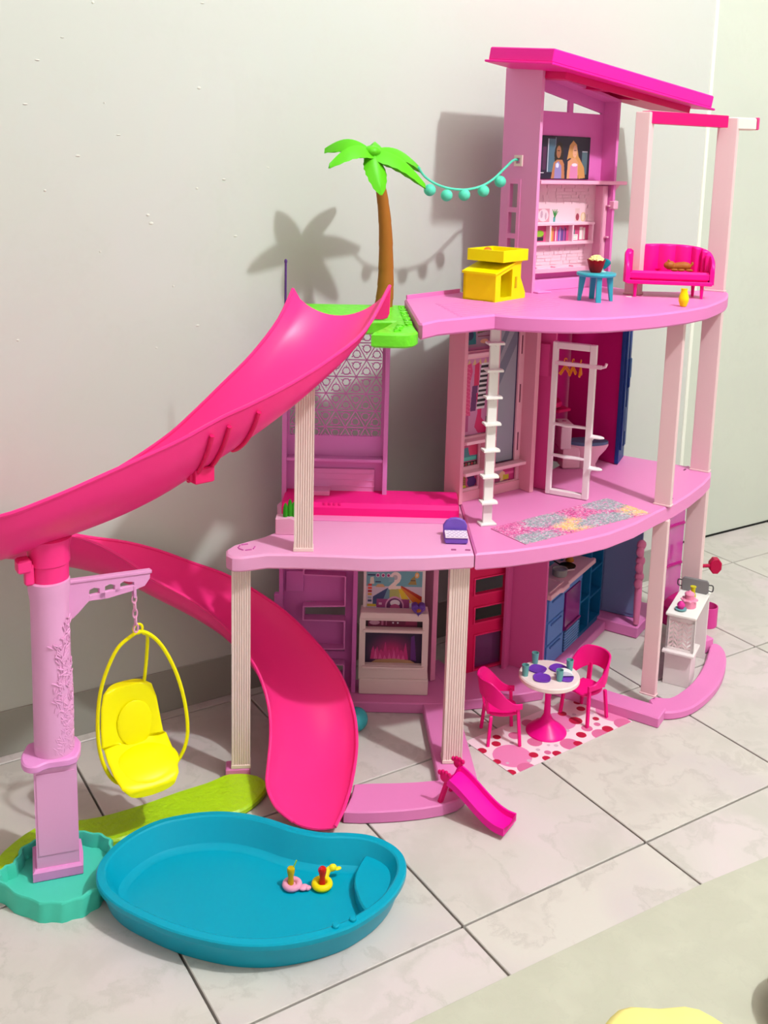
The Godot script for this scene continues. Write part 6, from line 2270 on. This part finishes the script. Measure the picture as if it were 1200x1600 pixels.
func sideboard() -> void:
	var f := fr(1.047, 0, 0.343, 0.50, 0.866)
	# local x: width of the end panel, local -z: length of the board
	var t := thing("white_sideboard", "white toy sideboard with lattice end panel on the pink porch", "sideboard", f)
	var b := nb(f)
	b.bx(-0.003, 0.054, 0.139, 0.145, -0.15, 0.003, 0.0015)
	part("worktop", b, plastic(0.95, 0.93, 0.91), t)
	b = nb(f)
	b.plate(0.0, 0.052, 0.068, 0.139, -0.005, 0.0, [[0.005, 0.047, 0.076, 0.131]])
	b.bx(0.0, 0.004, 0.068, 0.139, -0.06, 0.0)
	b.bx(0.048, 0.052, 0.068, 0.139, -0.012, 0.0)
	b.bx(-0.004, 0.056, 0.066, 0.071, -0.05, 0.010, 0.001)
	b.bx(0.0, 0.050, 0.0, 0.066, -0.05, 0.0, 0.001)
	b.bx(0.0, 0.052, 0.0, 0.139, -0.145, -0.140, 0.001)
	b.bx(0.0, 0.004, 0.0, 0.139, -0.145, -0.05, 0.001)
	part("carcass", b, plastic(0.92, 0.87, 0.87), t)
	b = nb(f)
	for i in 6:
		var y := 0.076 + i * 0.0095
		for j in 5:
			var x := 0.005 + j * 0.0086
			var up := 1.0 if j % 2 == 0 else -1.0
			b.bar(Vector3(x, y + (0.0 if up > 0 else 0.008), -0.003), Vector3(x + 0.0084, y + (0.008 if up > 0 else 0.0), -0.003), 0.0032, 0.003, Vector3(0, 0, 1))
	for j in 6: b.bx(0.0045 + j * 0.0084, 0.0058 + j * 0.0084, 0.076, 0.131, -0.0045, -0.0015)
	part("lattice_panel", b, plastic(0.92, 0.82, 0.83), t)
	# two-tier cake
	var c := f * Vector3(0.030, 0.145, -0.045)
	t = thing("tier_cake", "pale pink two-tier toy cake on the white sideboard", "cake", Transform3D(Basis(), c))
	b = nb(Transform3D(Basis(), c))
	b.lathe([[0.0128, 0.0], [0.0135, 0.001], [0.0135, 0.013], [0.0145, 0.015], [0.012, 0.0165], [0.009, 0.0168], [0.0088, 0.024], [0.0098, 0.026], [0.008, 0.0285], [0.0045, 0.0295], [0.001, 0.0335]], 30)
	part("cake_body", b, plastic(0.93, 0.55, 0.68), t)
	b = nb(Transform3D(Basis(), c))
	for i in 8:
		var a := TAU * i / 8
		b.ball(Vector3(cos(a) * 0.0138, 0.0145, sin(a) * 0.0138), Vector3(0.003, 0.0024, 0.003), 8, 5)
	part("icing", b, plastic(0.94, 0.62, 0.73), t)
	c = f * Vector3(0.020, 0.145, -0.020)
	t = thing("cupcake_stand", "magenta cupcake on a pale teal dish in front of the cake", "cupcake", Transform3D(Basis(), c))
	b = nb(Transform3D(Basis(), c))
	b.lathe([[0.006, 0.0], [0.0105, 0.002], [0.011, 0.004], [0.009, 0.0042], [0.001, 0.0036]], 24)
	part("dish", b, plastic(0.45, 0.66, 0.68), t)
	b = nb(Transform3D(Basis(), c))
	b.lathe([[0.005, 0.0036], [0.007, 0.009], [0.0075, 0.011], [0.006, 0.015], [0.003, 0.018], [0.001, 0.019]], 18)
	part("cupcake", b, plastic(0.85, 0.20, 0.58), t)
	c = f * Vector3(0.030, 0.145, -0.078)
	b = nb(Transform3D(Basis(), c))
	b.lathe([[0.0055, 0.0], [0.006, 0.001], [0.0058, 0.012], [0.004, 0.018], [0.0045, 0.026], [0.006, 0.029], [0.004, 0.029]], 18)
	solo("yellow_carafe", b, plastic(0.80, 0.76, 0.04, 0.3), "yellow toy carafe standing behind the pink cake", "carafe", c)
	# grey tray with loop handles, standing on its edge
	f = f * Transform3D(Basis(), Vector3(0.026, 0.145, -0.122))
	t = thing("serving_tray", "grey toy tray with loop handles at the far end of the sideboard", "tray", f)
	b = nb(f)
	b.slab(v2([-0.026, 0.004, -0.022, 0.0, 0.022, 0.0, 0.026, 0.004, 0.026, 0.024, 0.022, 0.028, -0.022, 0.028, -0.026, 0.024]), -0.003, 0.003, 0.001)
	part("tray_body", b, plastic(0.50, 0.48, 0.49, 0.35), t)
	for s: float in [-1.0, 1.0]:
		b = nb(f)
		b.tube(smooth3(v3([0.026 * s, 0.008, 0, 0.033 * s, 0.008, 0, 0.0345 * s, 0.014, 0, 0.033 * s, 0.020, 0, 0.026 * s, 0.020, 0]), 4), 0.0013, 8)
		part("handle", b, plastic(0.28, 0.27, 0.28), t)


# ---------------------------------------------------------------- foreground
func foreground() -> void:
	# pale green soft mat covering the near tiles
	var b := nb()
	b.prism(v2([0.0, 0.757, 0.335, 0.764, 0.667, 0.772, 0.795, 0.781, 2.2, 0.84, 2.2, 1.5, 0.0, 1.5]), 0.0002, 0.003, 0.001)
	var m := StandardMaterial3D.new()
	m.albedo_texture = noise_pic(512, 90, 0.012, Color(0.735, 0.725, 0.655), Color(0.755, 0.745, 0.675), Color(0.70, 0.69, 0.625))
	m.uv1_triplanar = true
	m.uv1_world_triplanar = true
	m.uv1_scale = Vector3(3, 3, 3)
	m.roughness = 0.6
	solo("pale_mat", b, m, "pale green marbled floor mat covering the nearest tiles", "mat", Vector3(0.9, 0, 1.0))
	# soft things at the very edge of the picture
	b = nb(pos(0.375, 0.003, 1.008))
	var rings := []
	for q in [[0.9, 0.002], [1.0, 0.012], [1.0, 0.022], [0.9, 0.032], [0.6, 0.038], [0.2, 0.040]]:
		var r := PackedVector3Array()
		for k in 48:
			var a := -TAU * k / 48
			var rr: float = 0.118 * q[0] * (1.0 + 0.035 * cos(a * 9.0))
			r.append(Vector3(cos(a) * rr, q[1], -sin(a) * rr))
		rings.append(r)
	rings.reverse()
	b.loft(rings)
	solo("seat_cushion", b, plastic(0.95, 0.90, 0.55, 0.8), "pale yellow scalloped cushion lying on the green mat nearest the camera", "cushion", Vector3(0.375, 0.003, 1.008), "", 60)
	b = nb(pos(0.604, 0.0, 1.012))
	b.ball(Vector3(0, 0.042, 0), Vector3(0.07, 0.04, 0.07), 28, 14)
	b.lathe([[0.05, 0.003], [0.062, 0.012], [0.06, 0.03]], 28)
	solo("olive_pouf", b, plastic(0.50, 0.45, 0.18, 0.8), "dull olive round pouf cut off by the picture's bottom corner", "pouf", Vector3(0.604, 0.003, 1.012))
